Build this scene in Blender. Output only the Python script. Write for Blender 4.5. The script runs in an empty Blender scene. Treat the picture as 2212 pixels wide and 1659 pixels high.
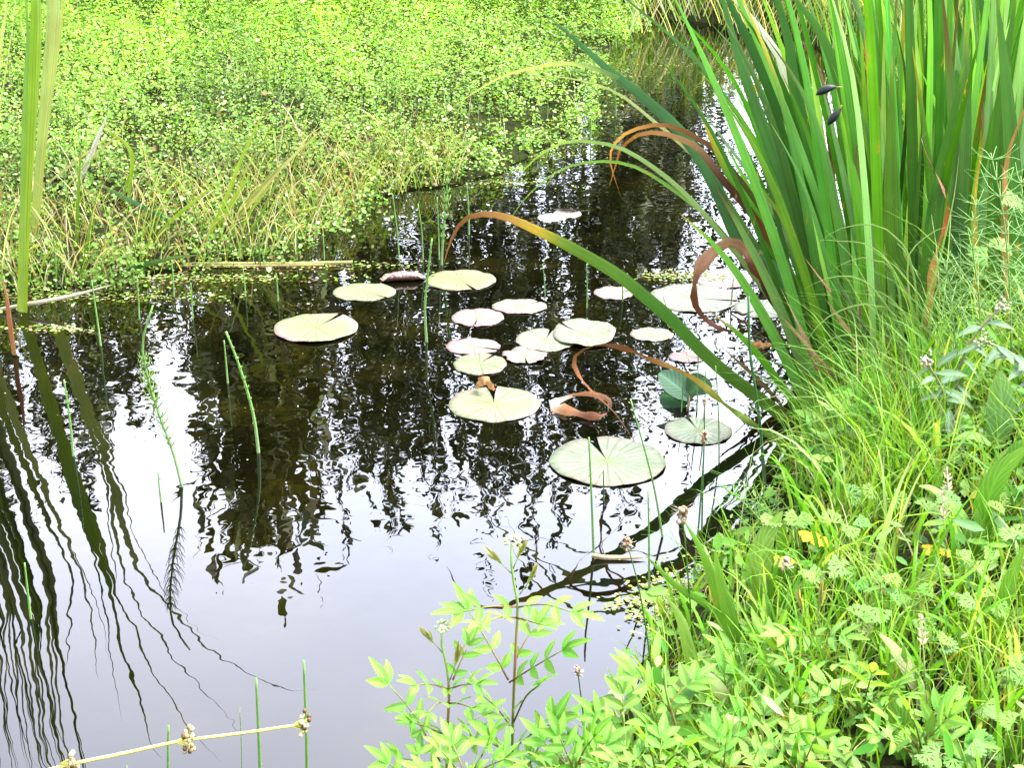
import bpy, math, random
import numpy as np
from mathutils import Vector
random.seed(11)
rng = np.random.default_rng(11)
R = math.radians
scene = bpy.context.scene

# ------------------------------------------------------------------ camera
CAM_H, PITCH, FPX = 1.6, R(22.0), 2990.0          # focal length in units of a 2212 px wide picture
cam = bpy.data.cameras.new("camera")
cam.sensor_width = 36.0
cam.lens = 36.0 * FPX / 2212.0
cam.clip_start = 0.05
cam.clip_end = 2000.0
camo = bpy.data.objects.new("camera", cam)
camo.location = (0, 0, CAM_H)
camo.rotation_euler = (math.pi / 2 - PITCH, 0, 0)
scene.collection.objects.link(camo)
scene.camera = camo

# ------------------------------------------------------------------ light
SUN_EL, SUN_ROT = R(58), R(80)
SKY_STRENGTH, SUN_STRENGTH, EXPOSURE = 0.15, 1.4, 4.55
world = bpy.data.worlds.new("World")
scene.world = world
world.use_nodes = True
nt = world.node_tree
nt.nodes.clear()
wo = nt.nodes.new("ShaderNodeOutputWorld")
bg = nt.nodes.new("ShaderNodeBackground")
sky = nt.nodes.new("ShaderNodeTexSky")
sky.sky_type = 'NISHITA'
sky.sun_disc = False
sky.sun_elevation = SUN_EL
sky.sun_rotation = SUN_ROT
sky.air_density = 1.0
sky.dust_density = 3.0
hs = nt.nodes.new("ShaderNodeHueSaturation")
hs.inputs['Saturation'].default_value = 0.3
tc = nt.nodes.new("ShaderNodeTexCoord")
cn = nt.nodes.new("ShaderNodeTexNoise")
cn.inputs['Scale'].default_value = 2.2
cn.inputs['Detail'].default_value = 4
cr = nt.nodes.new("ShaderNodeValToRGB")
cr.color_ramp.elements[0].position = 0.35
cr.color_ramp.elements[0].color = (0.86, 0.9, 1.04, 1)
cr.color_ramp.elements[1].position = 0.65
cr.color_ramp.elements[1].color = (1.12, 1.08, 1.12, 1)
mx = nt.nodes.new("ShaderNodeMix")
mx.data_type = 'RGBA'
mx.blend_type = 'MULTIPLY'
mx.inputs[0].default_value = 1.0
nt.links.new(tc.outputs['Generated'], cn.inputs['Vector'])
nt.links.new(cn.outputs['Fac'], cr.inputs['Fac'])
nt.links.new(sky.outputs['Color'], hs.inputs['Color'])
nt.links.new(hs.outputs['Color'], mx.inputs[6])
nt.links.new(cr.outputs['Color'], mx.inputs[7])
nt.links.new(mx.outputs[2], bg.inputs['Color'])
bg.inputs['Strength'].default_value = SKY_STRENGTH
nt.links.new(bg.outputs['Background'], wo.inputs['Surface'])
sl = bpy.data.lights.new("sun", 'SUN')
sl.energy = SUN_STRENGTH
sl.angle = R(10)
sl.color = (1.0, 0.96, 0.88)
so = bpy.data.objects.new("sun", sl)
# sky sun_rotation is measured clockwise from +Y seen from above
sd = Vector((math.sin(SUN_ROT) * math.cos(SUN_EL), math.cos(SUN_ROT) * math.cos(SUN_EL), math.sin(SUN_EL)))
so.rotation_euler = sd.to_track_quat('Z', 'Y').to_euler()
scene.collection.objects.link(so)
scene.view_settings.view_transform = 'Standard'
scene.view_settings.look = 'None'
scene.view_settings.exposure = EXPOSURE
scene.view_settings.gamma = 1.0
scene.cycles.max_bounces = 6
scene.cycles.diffuse_bounces = 2
scene.cycles.glossy_bounces = 3
scene.cycles.transmission_bounces = 3
scene.cycles.transparent_max_bounces = 4
scene.cycles.use_denoising = True
scene.cycles.caustics_reflective = False
scene.cycles.caustics_refractive = False

# ------------------------------------------------------------------ picture point -> place
CP, SP = math.cos(PITCH), math.sin(PITCH)
def ray(px, py):
    u = (px - 1106.0) / FPX
    v = -(py - 829.5) / FPX
    return Vector((u, CP + v * SP, -SP + v * CP))
def G(px, py, z=0.0):
    d = ray(px, py)
    t = (z - CAM_H) / d.z
    return Vector((d.x * t, d.y * t, z))
def P(px, py, Y):
    d = ray(px, py)
    t = Y / d.y
    return Vector((d.x * t, Y, CAM_H + d.z * t))
def MIR(px, py, Y):                      # the place whose mirror image in the water is seen at that point
    p = P(px, py, Y)
    p.z = abs(p.z)
    return p
def pxm(p):                              # metres per picture unit at a place
    return (p.y * CP + (CAM_H - p.z) * SP) / FPX

# ------------------------------------------------------------------ objects
def link(o, parent=None):
    scene.collection.objects.link(o)
    if parent is not None:
        o.parent = parent
    return o
def tag(o, label=None, cat=None, group=None, kind=None):
    if label: o['label'] = label
    if cat: o['category'] = cat
    if group: o['group'] = group
    if kind: o['kind'] = kind
    return o
def thing(name, label, cat, loc=(0, 0, 0), group=None):
    o = bpy.data.objects.new(name, None)
    o.empty_display_size = 0.05
    o.location = loc
    link(o)
    return tag(o, label, cat, group)
def mesh_from(name, V, loops, sizes, col=None, uv=None, mat=None, parent=None, smooth=False):
    V = np.asarray(V, dtype=np.float32)
    if parent is not None:
        V = V - np.array(parent.location, dtype=np.float32)
    loops = np.asarray(loops, dtype=np.int32).ravel()
    sizes = np.asarray(sizes, dtype=np.int32).ravel()
    me = bpy.data.meshes.new(name)
    me.vertices.add(len(V)); me.vertices.foreach_set('co', V.ravel())
    me.loops.add(len(loops)); me.loops.foreach_set('vertex_index', loops)
    starts = np.concatenate([[0], np.cumsum(sizes)[:-1]]).astype(np.int32)
    me.polygons.add(len(sizes)); me.polygons.foreach_set('loop_start', starts)
    try: me.polygons.foreach_set('loop_total', sizes)
    except Exception: pass
    if smooth: me.polygons.foreach_set('use_smooth', np.ones(len(sizes), dtype=bool))
    me.update(calc_edges=True)
    if col is not None:
        a = me.color_attributes.new('Col', 'FLOAT_COLOR', 'POINT')
        c = np.ones((len(V), 4), dtype=np.float32); c[:, :3] = col
        a.data.foreach_set('color', c.ravel())
    if uv is not None:
        l = me.uv_layers.new(name='UVMap')
        l.data.foreach_set('uv', np.asarray(uv, dtype=np.float32)[loops].ravel())
    if mat: me.materials.append(mat)
    o = bpy.data.objects.new(name, me)
    return link(o, parent)
class MB:
    """collects pieces into one mesh"""
    def __init__(s):
        s.V = []; s.F = []; s.C = []; s.U = []; s.n = 0
    def add(s, V, F, C, U=None):
        k = len(V)
        s.V.extend([tuple(v) for v in V])
        s.F.extend([[i + s.n for i in f] for f in F])
        if len(C) == 3 and not hasattr(C[0], '__len__'): C = [C] * k
        s.C.extend([tuple(c) for c in C])
        s.U.extend(U if U is not None else [(0.5, 0.5)] * k)
        s.n += k
    def build(s, name, mat, parent=None, smooth=False):
        loops = [i for f in s.F for i in f]
        return mesh_from(name, s.V, loops, [len(f) for f in s.F], s.C, s.U, mat, parent, smooth)

# ------------------------------------------------------------------ materials
def new_mat(name):
    m = bpy.data.materials.new(name)
    m.use_nodes = True
    m.node_tree.nodes.clear()
    return m, m.node_tree
def N(t, kind, **kw):
    n = t.nodes.new(kind)
    for k, v in kw.items():
        if k in ('op',): n.operation = v
        else: n.inputs[k].default_value = v
    return n
def math_n(t, op, a, b=None, c=None):
    n = t.nodes.new('ShaderNodeMath'); n.operation = op
    for i, x in enumerate((a, b, c)):
        if x is None: continue
        if hasattr(x, 'links'): t.links.new(x, n.inputs[i])
        else: n.inputs[i].default_value = x
    return n.outputs[0]
GAIN = 0.27                              # leaf colours below are written as they look in daylight; this brings them to real albedo
def foliage(name, veins=None, rough=0.45, transl=0.35, spec=0.5, var=0.35, vs=18.0, bump=0.0, spots=0.0):
    m, t = new_mat(name)
    out = t.nodes.new('ShaderNodeOutputMaterial')
    at = t.nodes.new('ShaderNodeVertexColor'); at.layer_name = 'Col'
    geo = t.nodes.new('ShaderNodeNewGeometry')
    no = N(t, 'ShaderNodeTexNoise', Scale=vs, Detail=3.0)
    t.links.new(geo.outputs['Position'], no.inputs['Vector'])
    fac = math_n(t, 'MULTIPLY_ADD', no.outputs['Fac'], var * 2 * GAIN, (1.0 - var) * GAIN)
    h = None
    if veins:
        uv = t.nodes.new('ShaderNodeUVMap')
        sx = t.nodes.new('ShaderNodeSeparateXYZ')
        t.links.new(uv.outputs['UV'], sx.inputs[0])
        au = math_n(t, 'ABSOLUTE', math_n(t, 'SUBTRACT', sx.outputs[0], 0.5))
        if veins == 'pinnate':
            q = math_n(t, 'SUBTRACT', math_n(t, 'MULTIPLY', sx.outputs[1], 9.0), math_n(t, 'MULTIPLY', au, 5.0))
            h = math_n(t, 'ABSOLUTE', math_n(t, 'SINE', math_n(t, 'MULTIPLY', q, math.pi)))
            h = math_n(t, 'MULTIPLY', math_n(t, 'POWER', h, 0.5), math_n(t, 'MINIMUM', math_n(t, 'MULTIPLY', au, 12.0), 1.0))
            fac = math_n(t, 'MULTIPLY', fac, math_n(t, 'MULTIPLY_ADD', h, -0.42, 1.32))
        else:
            cb = t.nodes.new('ShaderNodeCombineXYZ')
            t.links.new(math_n(t, 'MULTIPLY', sx.outputs[0], 14.0), cb.inputs[0])
            t.links.new(math_n(t, 'MULTIPLY', sx.outputs[1], 1.2), cb.inputs[1])
            t.links.new(math_n(t, 'MULTIPLY', sx.outputs[1], 0.0), cb.inputs[2])
            n2 = N(t, 'ShaderNodeTexNoise', Scale=1.0, Detail=2.0)
            t.links.new(cb.outputs[0], n2.inputs['Vector'])
            h = n2.outputs['Fac']
            fac = math_n(t, 'MULTIPLY', fac, math_n(t, 'MULTIPLY_ADD', h, 1.5, 0.25))
    sc = t.nodes.new('ShaderNodeVectorMath'); sc.operation = 'SCALE'
    t.links.new(at.outputs['Color'], sc.inputs[0]); t.links.new(fac, sc.inputs['Scale'])
    if spots:
        ns_ = N(t, 'ShaderNodeTexNoise', Scale=16.0, Detail=5.0, Roughness=0.7)
        mpn = t.nodes.new('ShaderNodeMapping'); mpn.inputs['Scale'].default_value = (2.2, 2.2, 0.6)
        t.links.new(geo.outputs['Position'], mpn.inputs['Vector']); t.links.new(mpn.outputs[0], ns_.inputs['Vector'])
        rs = t.nodes.new('ShaderNodeMapRange'); rs.inputs[1].default_value = spots; rs.inputs[2].default_value = spots + .05
        t.links.new(ns_.outputs['Fac'], rs.inputs[0])
        ms_ = t.nodes.new('ShaderNodeMix'); ms_.data_type = 'RGBA'
        t.links.new(rs.outputs[0], ms_.inputs[0]); t.links.new(sc.outputs[0], ms_.inputs[6]); ms_.inputs[7].default_value = (0.09, 0.055, 0.01, 1)
        sc = ms_; sc_out = ms_.outputs[2]
    else:
        sc_out = sc.outputs[0]
    pb = N(t, 'ShaderNodeBsdfPrincipled', Roughness=rough)
    pb.inputs['Specular IOR Level'].default_value = spec
    t.links.new(sc_out, pb.inputs['Base Color'])
    if h is not None and bump:
        bp = N(t, 'ShaderNodeBump', Strength=bump, Distance=0.004)
        t.links.new(h, bp.inputs['Height']); t.links.new(bp.outputs[0], pb.inputs['Normal'])
    tr = t.nodes.new('ShaderNodeBsdfTranslucent')
    tm = t.nodes.new('ShaderNodeMix'); tm.data_type = 'RGBA'; tm.blend_type = 'MULTIPLY'; tm.inputs[0].default_value = 1.0
    t.links.new(sc_out, tm.inputs[6]); tm.inputs[7].default_value = (1.5, 1.4, 0.35, 1)
    t.links.new(tm.outputs[2], tr.inputs['Color'])
    mi = t.nodes.new('ShaderNodeMixShader'); mi.inputs[0].default_value = transl
    t.links.new(pb.outputs[0], mi.inputs[1]); t.links.new(tr.outputs[0], mi.inputs[2])
    t.links.new(mi.outputs[0], out.inputs['Surface'])
    return m
M_blade = foliage('blade_leaf', 'long', rough=0.45, transl=0.4, spec=0.06, var=0.3, vs=9, bump=0.25, spots=0.64)
M_leaf = foliage('veined_leaf', 'pinnate', rough=0.5, transl=0.4, spec=0.04, var=0.2, vs=14, bump=0.3)
M_broad = foliage('broad_leaf', 'pinnate', rough=0.5, transl=0.35, spec=0.05, var=0.2, vs=14, bump=0.3)
M_cress = foliage('small_leaf', None, rough=0.45, transl=0.35, spec=0.05, var=0.4, vs=2.2)
M_grass = foliage('grass_blade', None, rough=0.5, transl=0.4, spec=0.04, var=0.3, vs=3.5)
M_stem = foliage('stem', None, rough=0.5, transl=0.0, spec=0.1, var=0.3, vs=60)
M_dead = foliage('dry_leaf', 'long', rough=0.55, transl=0.08, spec=0.06, var=0.3, vs=25, bump=0.4)
M_tree = foliage('tree_leaf', None, rough=0.6, transl=0.12, spec=0.2, var=0.4, vs=1.2)

def pad_material():
    m, t = new_mat('lily_pad')
    out = t.nodes.new('ShaderNodeOutputMaterial')
    at = t.nodes.new('ShaderNodeVertexColor'); at.layer_name = 'Col'
    uv = t.nodes.new('ShaderNodeUVMap')
    sx = t.nodes.new('ShaderNodeSeparateXYZ'); t.links.new(uv.outputs['UV'], sx.inputs[0])
    # u = angle (0..1), v = radius (0..1)
    ang = math_n(t, 'MULTIPLY', sx.outputs[0], 13.0 * math.pi)
    s1 = math_n(t, 'POWER', math_n(t, 'ABSOLUTE', math_n(t, 'COSINE', ang)), 14.0)
    s2 = math_n(t, 'POWER', math_n(t, 'ABSOLUTE', math_n(t, 'COSINE', math_n(t, 'MULTIPLY', ang, 2.0))), 14.0)
    s2 = math_n(t, 'MULTIPLY', s2, math_n(t, 'GREATER_THAN', sx.outputs[1], 0.45))
    vein = math_n(t, 'MAXIMUM', s1, s2)
    geo = t.nodes.new('ShaderNodeNewGeometry')
    no = N(t, 'ShaderNodeTexNoise', Scale=22.0, Detail=4.0); t.links.new(geo.outputs['Position'], no.inputs['Vector'])
    fac = math_n(t, 'MULTIPLY_ADD', no.outputs['Fac'], 0.055, 0.072)
    fac = math_n(t, 'MULTIPLY', fac, math_n(t, 'MULTIPLY_ADD', vein, -0.2, 1.0))
    n3 = N(t, 'ShaderNodeTexNoise', Scale=75.0, Detail=1.0); t.links.new(geo.outputs['Position'], n3.inputs['Vector'])
    spot = math_n(t, 'GREATER_THAN', n3.outputs['Fac'], 0.735)
    fac = math_n(t, 'MULTIPLY', fac, math_n(t, 'MULTIPLY_ADD', spot, -0.55, 1.0))
    sc = t.nodes.new('ShaderNodeVectorMath'); sc.operation = 'SCALE'
    t.links.new(at.outputs['Color'], sc.inputs[0]); t.links.new(fac, sc.inputs['Scale'])
    pb = N(t, 'ShaderNodeBsdfPrincipled', Roughness=0.5)
    pb.inputs['Specular IOR Level'].default_value = 0.15
    t.links.new(sc.outputs[0], pb.inputs['Base Color'])
    bp = N(t, 'ShaderNodeBump', Strength=0.5, Distance=0.004)
    t.links.new(math_n(t, 'ADD', vein, no.outputs['Fac']), bp.inputs['Height']); t.links.new(bp.outputs[0], pb.inputs['Normal'])
    t.links.new(pb.outputs[0], out.inputs['Surface'])
    return m
M_pad = pad_material()

def water_material():
    m, t = new_mat('pond_water')
    out = t.nodes.new('ShaderNodeOutputMaterial')
    geo = t.nodes.new('ShaderNodeNewGeometry')
    # murk under the surface
    n1 = N(t, 'ShaderNodeTexNoise', Scale=3.0, Detail=6.0, Roughness=0.65)
    t.links.new(geo.outputs['Position'], n1.inputs['Vector'])
    ramp = t.nodes.new('ShaderNodeValToRGB')
    e = ramp.color_ramp.elements
    e[0].position = 0.36; e[0].color = (0.0002, 0.0002, 0.0001, 1)
    e[1].position = 0.72; e[1].color = (0.0024, 0.0019, 0.0003, 1)
    k = e.new(0.55); k.color = (0.0006, 0.0006, 0.0001, 1)
    t.links.new(n1.outputs['Fac'], ramp.inputs[0])
    di = t.nodes.new('ShaderNodeBsdfDiffuse'); t.links.new(ramp.outputs[0], di.inputs['Color'])
    # ripples: a fine set and a broad set, calm patches between them
    na = N(t, 'ShaderNodeTexNoise', Scale=11.0, Detail=1.5, Roughness=0.4)
    nb = N(t, 'ShaderNodeTexNoise', Scale=2.4, Detail=1.0)
    nc = N(t, 'ShaderNodeTexNoise', Scale=0.7, Detail=1.0)
    mp = t.nodes.new('ShaderNodeMapping'); mp.inputs['Scale'].default_value = (1.1, 1.0, 1.0)
    t.links.new(geo.outputs['Position'], mp.inputs['Vector'])
    t.links.new(mp.outputs[0], na.inputs['Vector'])
    t.links.new(mp.outputs[0], nb.inputs['Vector'])
    t.links.new(geo.outputs['Position'], nc.inputs['Vector'])
    amp = math_n(t, 'MULTIPLY_ADD', nc.outputs['Fac'], 1.3, 0.15)
    sp_ = t.nodes.new('ShaderNodeSeparateXYZ'); t.links.new(geo.outputs['Position'], sp_.inputs[0])
    shel = t.nodes.new('ShaderNodeMapRange')                # the water lies calmer under the near bank
    shel.inputs[1].default_value = 2.2; shel.inputs[2].default_value = 3.9; shel.inputs[3].default_value = 0.4; shel.inputs[4].default_value = 1.0
    t.links.new(sp_.outputs[1], shel.inputs[0])
    amp = math_n(t, 'MULTIPLY', amp, shel.outputs[0])
    h = math_n(t, 'ADD', math_n(t, 'MULTIPLY', math_n(t, 'MULTIPLY', na.outputs['Fac'], amp), 1.0),
               math_n(t, 'MULTIPLY', nb.outputs['Fac'], 1.6))
    bp = N(t, 'ShaderNodeBump', Strength=1.0, Distance=0.00105)
    t.links.new(h, bp.inputs['Height'])
    gl = N(t, 'ShaderNodeBsdfGlossy', Roughness=0.0)
    gl.inputs['Color'].default_value = (1, 1, 1, 1)
    t.links.new(bp.outputs[0], gl.inputs['Normal'])
    fr = N(t, 'ShaderNodeFresnel', IOR=1.38)
    t.links.new(bp.outputs[0], fr.inputs['Normal'])
    mi = t.nodes.new('ShaderNodeMixShader')
    t.links.new(fr.outputs[0], mi.inputs[0]); t.links.new(di.outputs[0], mi.inputs[1]); t.links.new(gl.outputs[0], mi.inputs[2])
    t.links.new(mi.outputs[0], out.inputs['Surface'])
    return m
def ground_material():
    m, t = new_mat('damp_soil')
    out = t.nodes.new('ShaderNodeOutputMaterial')
    geo = t.nodes.new('ShaderNodeNewGeometry')
    n1 = N(t, 'ShaderNodeTexNoise', Scale=6.0, Detail=7.0, Roughness=0.7)
    t.links.new(geo.outputs['Position'], n1.inputs['Vector'])
    ramp = t.nodes.new('ShaderNodeValToRGB')
    e = ramp.color_ramp.elements
    e[0].position = 0.35; e[0].color = (0.0025, 0.003, 0.0012, 1)
    e[1].position = 0.7; e[1].color = (0.009, 0.011, 0.004, 1)
    t.links.new(n1.outputs['Fac'], ramp.inputs[0])
    pb = N(t, 'ShaderNodeBsdfPrincipled', Roughness=1.0)
    pb.inputs['Specular IOR Level'].default_value = 0.0
    t.links.new(ramp.outputs[0], pb.inputs['Base Color'])
    bp = N(t, 'ShaderNodeBump', Strength=0.8, Distance=0.03)
    t.links.new(n1.outputs['Fac'], bp.inputs['Height']); t.links.new(bp.outputs[0], pb.inputs['Normal'])
    t.links.new(pb.outputs[0], out.inputs['Surface'])
    return m

# ------------------------------------------------------------------ ground and water
shore = [(-9, 0.9), (-1.2, 1.25), (-0.3, 1.55)]
shore += [tuple(G(x, y)[:2]) for x, y in [(1150, 1780), (1330, 1580), (1430, 1340), (1600, 1190), (1700, 1010), (1800, 935),
          (1880, 810), (1940, 650), (1960, 450), (1920, 250), (1850, 150), (1720, 75), (1500, 45), (1350, 35),
          (1325, 90), (1250, 170), (1235, 280), (1080, 370), (1000, 390), (770, 430), (700, 490), (560, 550), (250, 600), (0, 635), (-400, 690)]]
shore += [(-9, 4.0)]
SH = np.array(shore)
def sdist(X, Y):
    """signed distance to the shore line, positive on land"""
    X = np.asarray(X, float); Y = np.asarray(Y, float)
    best = np.full(X.shape, 1e9); inside = np.zeros(X.shape, bool)
    n = len(SH)
    for i in range(n):
        ax, ay = SH[i]; bx, by = SH[(i + 1) % n]
        dx, dy = bx - ax, by - ay
        tt = np.clip(((X - ax) * dx + (Y - ay) * dy) / (dx * dx + dy * dy), 0, 1)
        best = np.minimum(best, np.hypot(X - ax - tt * dx, Y - ay - tt * dy))
        if ay != by:
            c = (ay > Y) != (by > Y)
            inside ^= c & (X < (bx - ax) * (Y - ay) / (by - ay) + ax)
    return np.where(inside, -best, best)
def gz(X, Y):
    X = np.asarray(X, float); Y = np.asarray(Y, float)
    d = sdist(X, Y) + 0.035 * np.sin(X * 11 + Y * 5) * np.sin(Y * 13 - X * 4)
    right = np.clip((X - (0.12 * Y - 0.4)) / 0.8, 0, 1)
    right = np.maximum(right, np.clip((2.6 - Y) / 0.8, 0, 1))
    up = right * np.minimum(np.maximum(d, 0) * 0.55, 0.2) + (1 - right) * np.minimum(np.maximum(d, 0) * 0.12, 0.05)
    z = np.where(d > 0, np.minimum(0.03, d * .6 + .004) + up, np.maximum(d * 0.8, -0.5))
    far = np.clip((np.hypot(X, Y) - 13) / 30, 0, 1)
    return z + far * 0.8
def gz1(x, y): return float(gz(np.array([x]), np.array([y]))[0])
def build_ground():
    a = np.linspace(-1, 1, 261)
    xs = np.sign(a) * (7 * np.abs(a) + 400 * np.abs(a) ** 7)
    b = np.linspace(-0.75, 1, 301)
    ys = 4 + np.sign(b) * (9 * np.abs(b) + 400 * np.abs(b) ** 9)
    XX, YY = np.meshgrid(xs, ys)
    Z = gz(XX, YY) + 0.004 * np.sin(XX * 9.1 + YY * 3) * np.sin(YY * 7.7 - XX * 2)
    V = np.stack([XX, YY, Z], -1).reshape(-1, 3)
    nx, ny = len(xs), len(ys)
    i, j = np.meshgrid(np.arange(nx - 1), np.arange(ny - 1))
    q = (j * nx + i).ravel()
    loops = np.stack([q, q + 1, q + 1 + nx, q + nx], -1)
    o = mesh_from('ground', V, loops, [4] * len(q), mat=ground_material(), smooth=True)
    tag(o, 'dark damp ground of the pond banks', 'ground', kind='structure')
build_ground()
w = mesh_from('water', [(-12, 0.2, 0), (12, 0.2, 0), (12, 17, 0), (-12, 17, 0)], [0, 1, 2, 3], [4], mat=water_material())
tag(w, 'dark still pond water mirroring a pale sky and trees', 'water', kind='structure')

# ------------------------------------------------------------------ shape helpers
def cr_spline(pts, n):
    """smooth curve through the points, n samples"""
    p = np.array([tuple(q) for q in pts], float)
    if len(p) == 2:
        t = np.linspace(0, 1, n)[:, None]
        return p[0] * (1 - t) + p[1] * t
    e = np.vstack([2 * p[0] - p[1], p, 2 * p[-1] - p[-2]])
    seg = np.linalg.norm(np.diff(p, axis=0), axis=1); cum = np.concatenate([[0], np.cumsum(seg)])
    out = []
    for s in np.linspace(0, cum[-1], n):
        i = min(int(np.searchsorted(cum, s, 'right')) - 1, len(p) - 2)
        t = (s - cum[i]) / max(seg[i], 1e-9)
        a, b, c, d = e[i], e[i + 1], e[i + 2], e[i + 3]
        out.append(0.5 * ((2 * b) + (-a + c) * t + (2 * a - 5 * b + 4 * c - d) * t * t + (-a + 3 * b - 3 * c + d) * t ** 3))
    return np.array(out)
def nrm(v): return v / (np.linalg.norm(v, axis=-1, keepdims=True) + 1e-12)
def lerp(a, b, t): return tuple(a[i] * (1 - t) + b[i] * t for i in range(3))
def grad(stops, t):
    for (t0, c0), (t1, c1) in zip(stops, stops[1:]):
        if t <= t1: return lerp(c0, c1, max(0, (t - t0) / (t1 - t0 + 1e-9)))
    return stops[-1][1]
def ribbon(mb, pts, width, n=14, face=(0, -1, 0.15), yaw=0.0, twist=0.0, keel=0.12, cols=((0, (0.05, 0.15, 0.02)),), prof=None, taper0=0.75, crumple=0.0):
    """a blade of a leaf: lens-shaped section swept along a curve"""
    c = cr_spline(pts, n)
    T = nrm(np.gradient(c, axis=0))
    f = np.array(face, float)
    f = np.array([f[0] * math.cos(yaw) - f[1] * math.sin(yaw), f[0] * math.sin(yaw) + f[1] * math.cos(yaw), f[2]])
    V = []; C = []; U = []
    cols = list(cols)
    if len(cols) == 1: cols.append((1, cols[0][1]))
    S = np.cross(T, f)
    if np.min(np.linalg.norm(S, axis=1)) < 0.15: S = np.cross(T, f + np.array([0.25, 0.1, 0.35]))
    S = nrm(S)
    for i in range(n):
        t = i / (n - 1)
        if prof: w = width * prof(t)
        else: w = width * (taper0 + (1 - taper0) * min(1, t * 3)) * (1 - max(0, (t - 0.35) / 0.65) ** 2.2)
        w = max(w, width * 0.02)
        s = S[i]; nn = np.cross(s, T[i])
        a = twist * t
        if crumple:
            w *= 1 + crumple * (.6 * math.sin(i * 1.9 + width * 900) + .5 * math.sin(i * .83 + 2)); a += crumple * 1.6 * math.sin(i * 1.31 + width * 700)
        s2 = s * math.cos(a) + nn * math.sin(a); n2 = np.cross(s2, T[i])
        L = c[i] - s2 * w / 2; Rr = c[i] + s2 * w / 2
        V += [L, c[i] + n2 * w * (keel + .03), Rr]
        col = grad(cols, t)
        C += [col] * 3
        U += [(0, t), (0.5, t), (1, t)]
    F = []
    for i in range(n - 1):
        for k in range(2):
            a = i * 3 + k
            F.append([a, a + 1, a + 4, a + 3])
    mb.add(V, F, C, U)
def tube(mb, pts, r0, r1=None, n=10, sides=6, cols=((0, (0.05, 0.12, 0.02)),), knots=0):
    c = cr_spline(pts, n)
    T = nrm(np.gradient(c, axis=0))
    r1 = r0 if r1 is None else r1
    cols = list(cols)
    if len(cols) == 1: cols.append((1, cols[0][1]))
    ref = np.array([1.0, 0.02, 0.03]) if abs(T[0][2]) > 0.7 or abs(T[0][0]) < 0.7 else np.array([0.02, 0.03, 1.0])
    V = []; C = []; F = []
    for i in range(n):
        t = i / (n - 1)
        a = nrm(np.cross(T[i], ref)); b = np.cross(T[i], a)
        r = r0 * (1 - t) + r1 * t
        for k in range(sides):
            an = 2 * math.pi * k / sides
            V.append(c[i] + (a * math.cos(an) + b * math.sin(an)) * r)
            C.append(grad(cols, t))
    for i in range(n - 1):
        for k in range(sides):
            a = i * sides + k; b = i * sides + (k + 1) % sides
            F.append([a, b, b + sides, a + sides])
    F.append(list(range(sides))[::-1]); F.append([(n - 1) * sides + k for k in range(sides)])
    mb.add(V, F, C)
def ball(mb, c, r, col, squash=1.0, seg=7):
    V = [(c[0], c[1], c[2] + r * squash)]; F = []
    rings = 4
    for i in range(1, rings):
        ph = math.pi * i / rings
        for k in range(seg):
            th = 2 * math.pi * k / seg
            V.append((c[0] + r * math.sin(ph) * math.cos(th), c[1] + r * math.sin(ph) * math.sin(th), c[2] + r * squash * math.cos(ph)))
    V.append((c[0], c[1], c[2] - r * squash))
    for k in range(seg): F.append([0, 1 + k, 1 + (k + 1) % seg])
    for i in range(rings - 2):
        for k in range(seg):
            a = 1 + i * seg + k; b = 1 + i * seg + (k + 1) % seg
            F.append([a, a + seg, b + seg, b])
    o = 1 + (rings - 2) * seg
    for k in range(seg): F.append([o + (k + 1) % seg, o + k, len(V) - 1])
    mb.add(V, F, col)
def leaf(mb, base, d, up, length, width, col, col2=None, nl=9, prof=None, serr=0.0, fold=0.25, droop=0.3, wave=0.0, rnd=random):
    """a leaf sheet with a midrib: grid of nl x 4 quads, folded along the rib and drooping"""
    base = np.array(tuple(base), float); d = nrm(np.array(tuple(d), float)); up = np.array(tuple(up), float)
    s = np.cross(d, up)
    if np.linalg.norm(s) < 1e-3: s = np.cross(d, np.array([1, 0.1, 0.2]))
    s = nrm(s); u = np.cross(s, d)
    V = []; C = []; U = []; F = []
    col2 = col2 or col
    ph = rnd.uniform(0, 6.28)
    for i in range(nl + 1):
        t = i / nl
        ww = (prof(t) if prof else (math.sin(math.pi * min(1, t ** 0.75)) ** 0.8 if 0 < t < 1 else 0.0)) * width / 2
        if serr and 0 < i < nl: ww *= (1 + (serr if i % 2 else -serr))
        ww = max(ww, width * 0.012)
        ax = base + d * length * t * (1 - 0.12 * droop * t) - u * length * droop * t * t * 0.6
        wz = wave * width * math.sin(ph + t * 14)
        c = lerp(col, col2, t)
        for k, q in enumerate((-1, -0.5, 0, 0.5, 1)):
            V.append(ax + s * ww * q + u * (abs(q) * ww * fold + (wz * abs(q) * (1 if q > 0 else -0.8))))
            cc = c if q else tuple(min(1, x * 1.35) for x in c)
            C.append(cc); U.append((0.5 + q / 2, t))
    for i in range(nl):
        for k in range(4):
            a = i * 5 + k
            F.append([a, a + 1, a + 6, a + 5])
    mb.add(V, F, C, U)

# colours (linear)
IRIS = [(0.055, 0.20, 0.010), (0.09, 0.29, 0.016), (0.035, 0.15, 0.012), (0.16, 0.40, 0.025), (0.10, 0.31, 0.045), (0.22, 0.45, 0.12), (0.06, 0.24, 0.022)]
YEL = (0.38, 0.30, 0.02); BRN = (0.11, 0.05, 0.016); TAN = (0.40, 0.26, 0.13); DBR = (0.05, 0.02, 0.008)
LIME = (0.17, 0.30, 0.03); PALE = (0.40, 0.46, 0.20); STRAW = (0.50, 0.42, 0.18)

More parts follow.
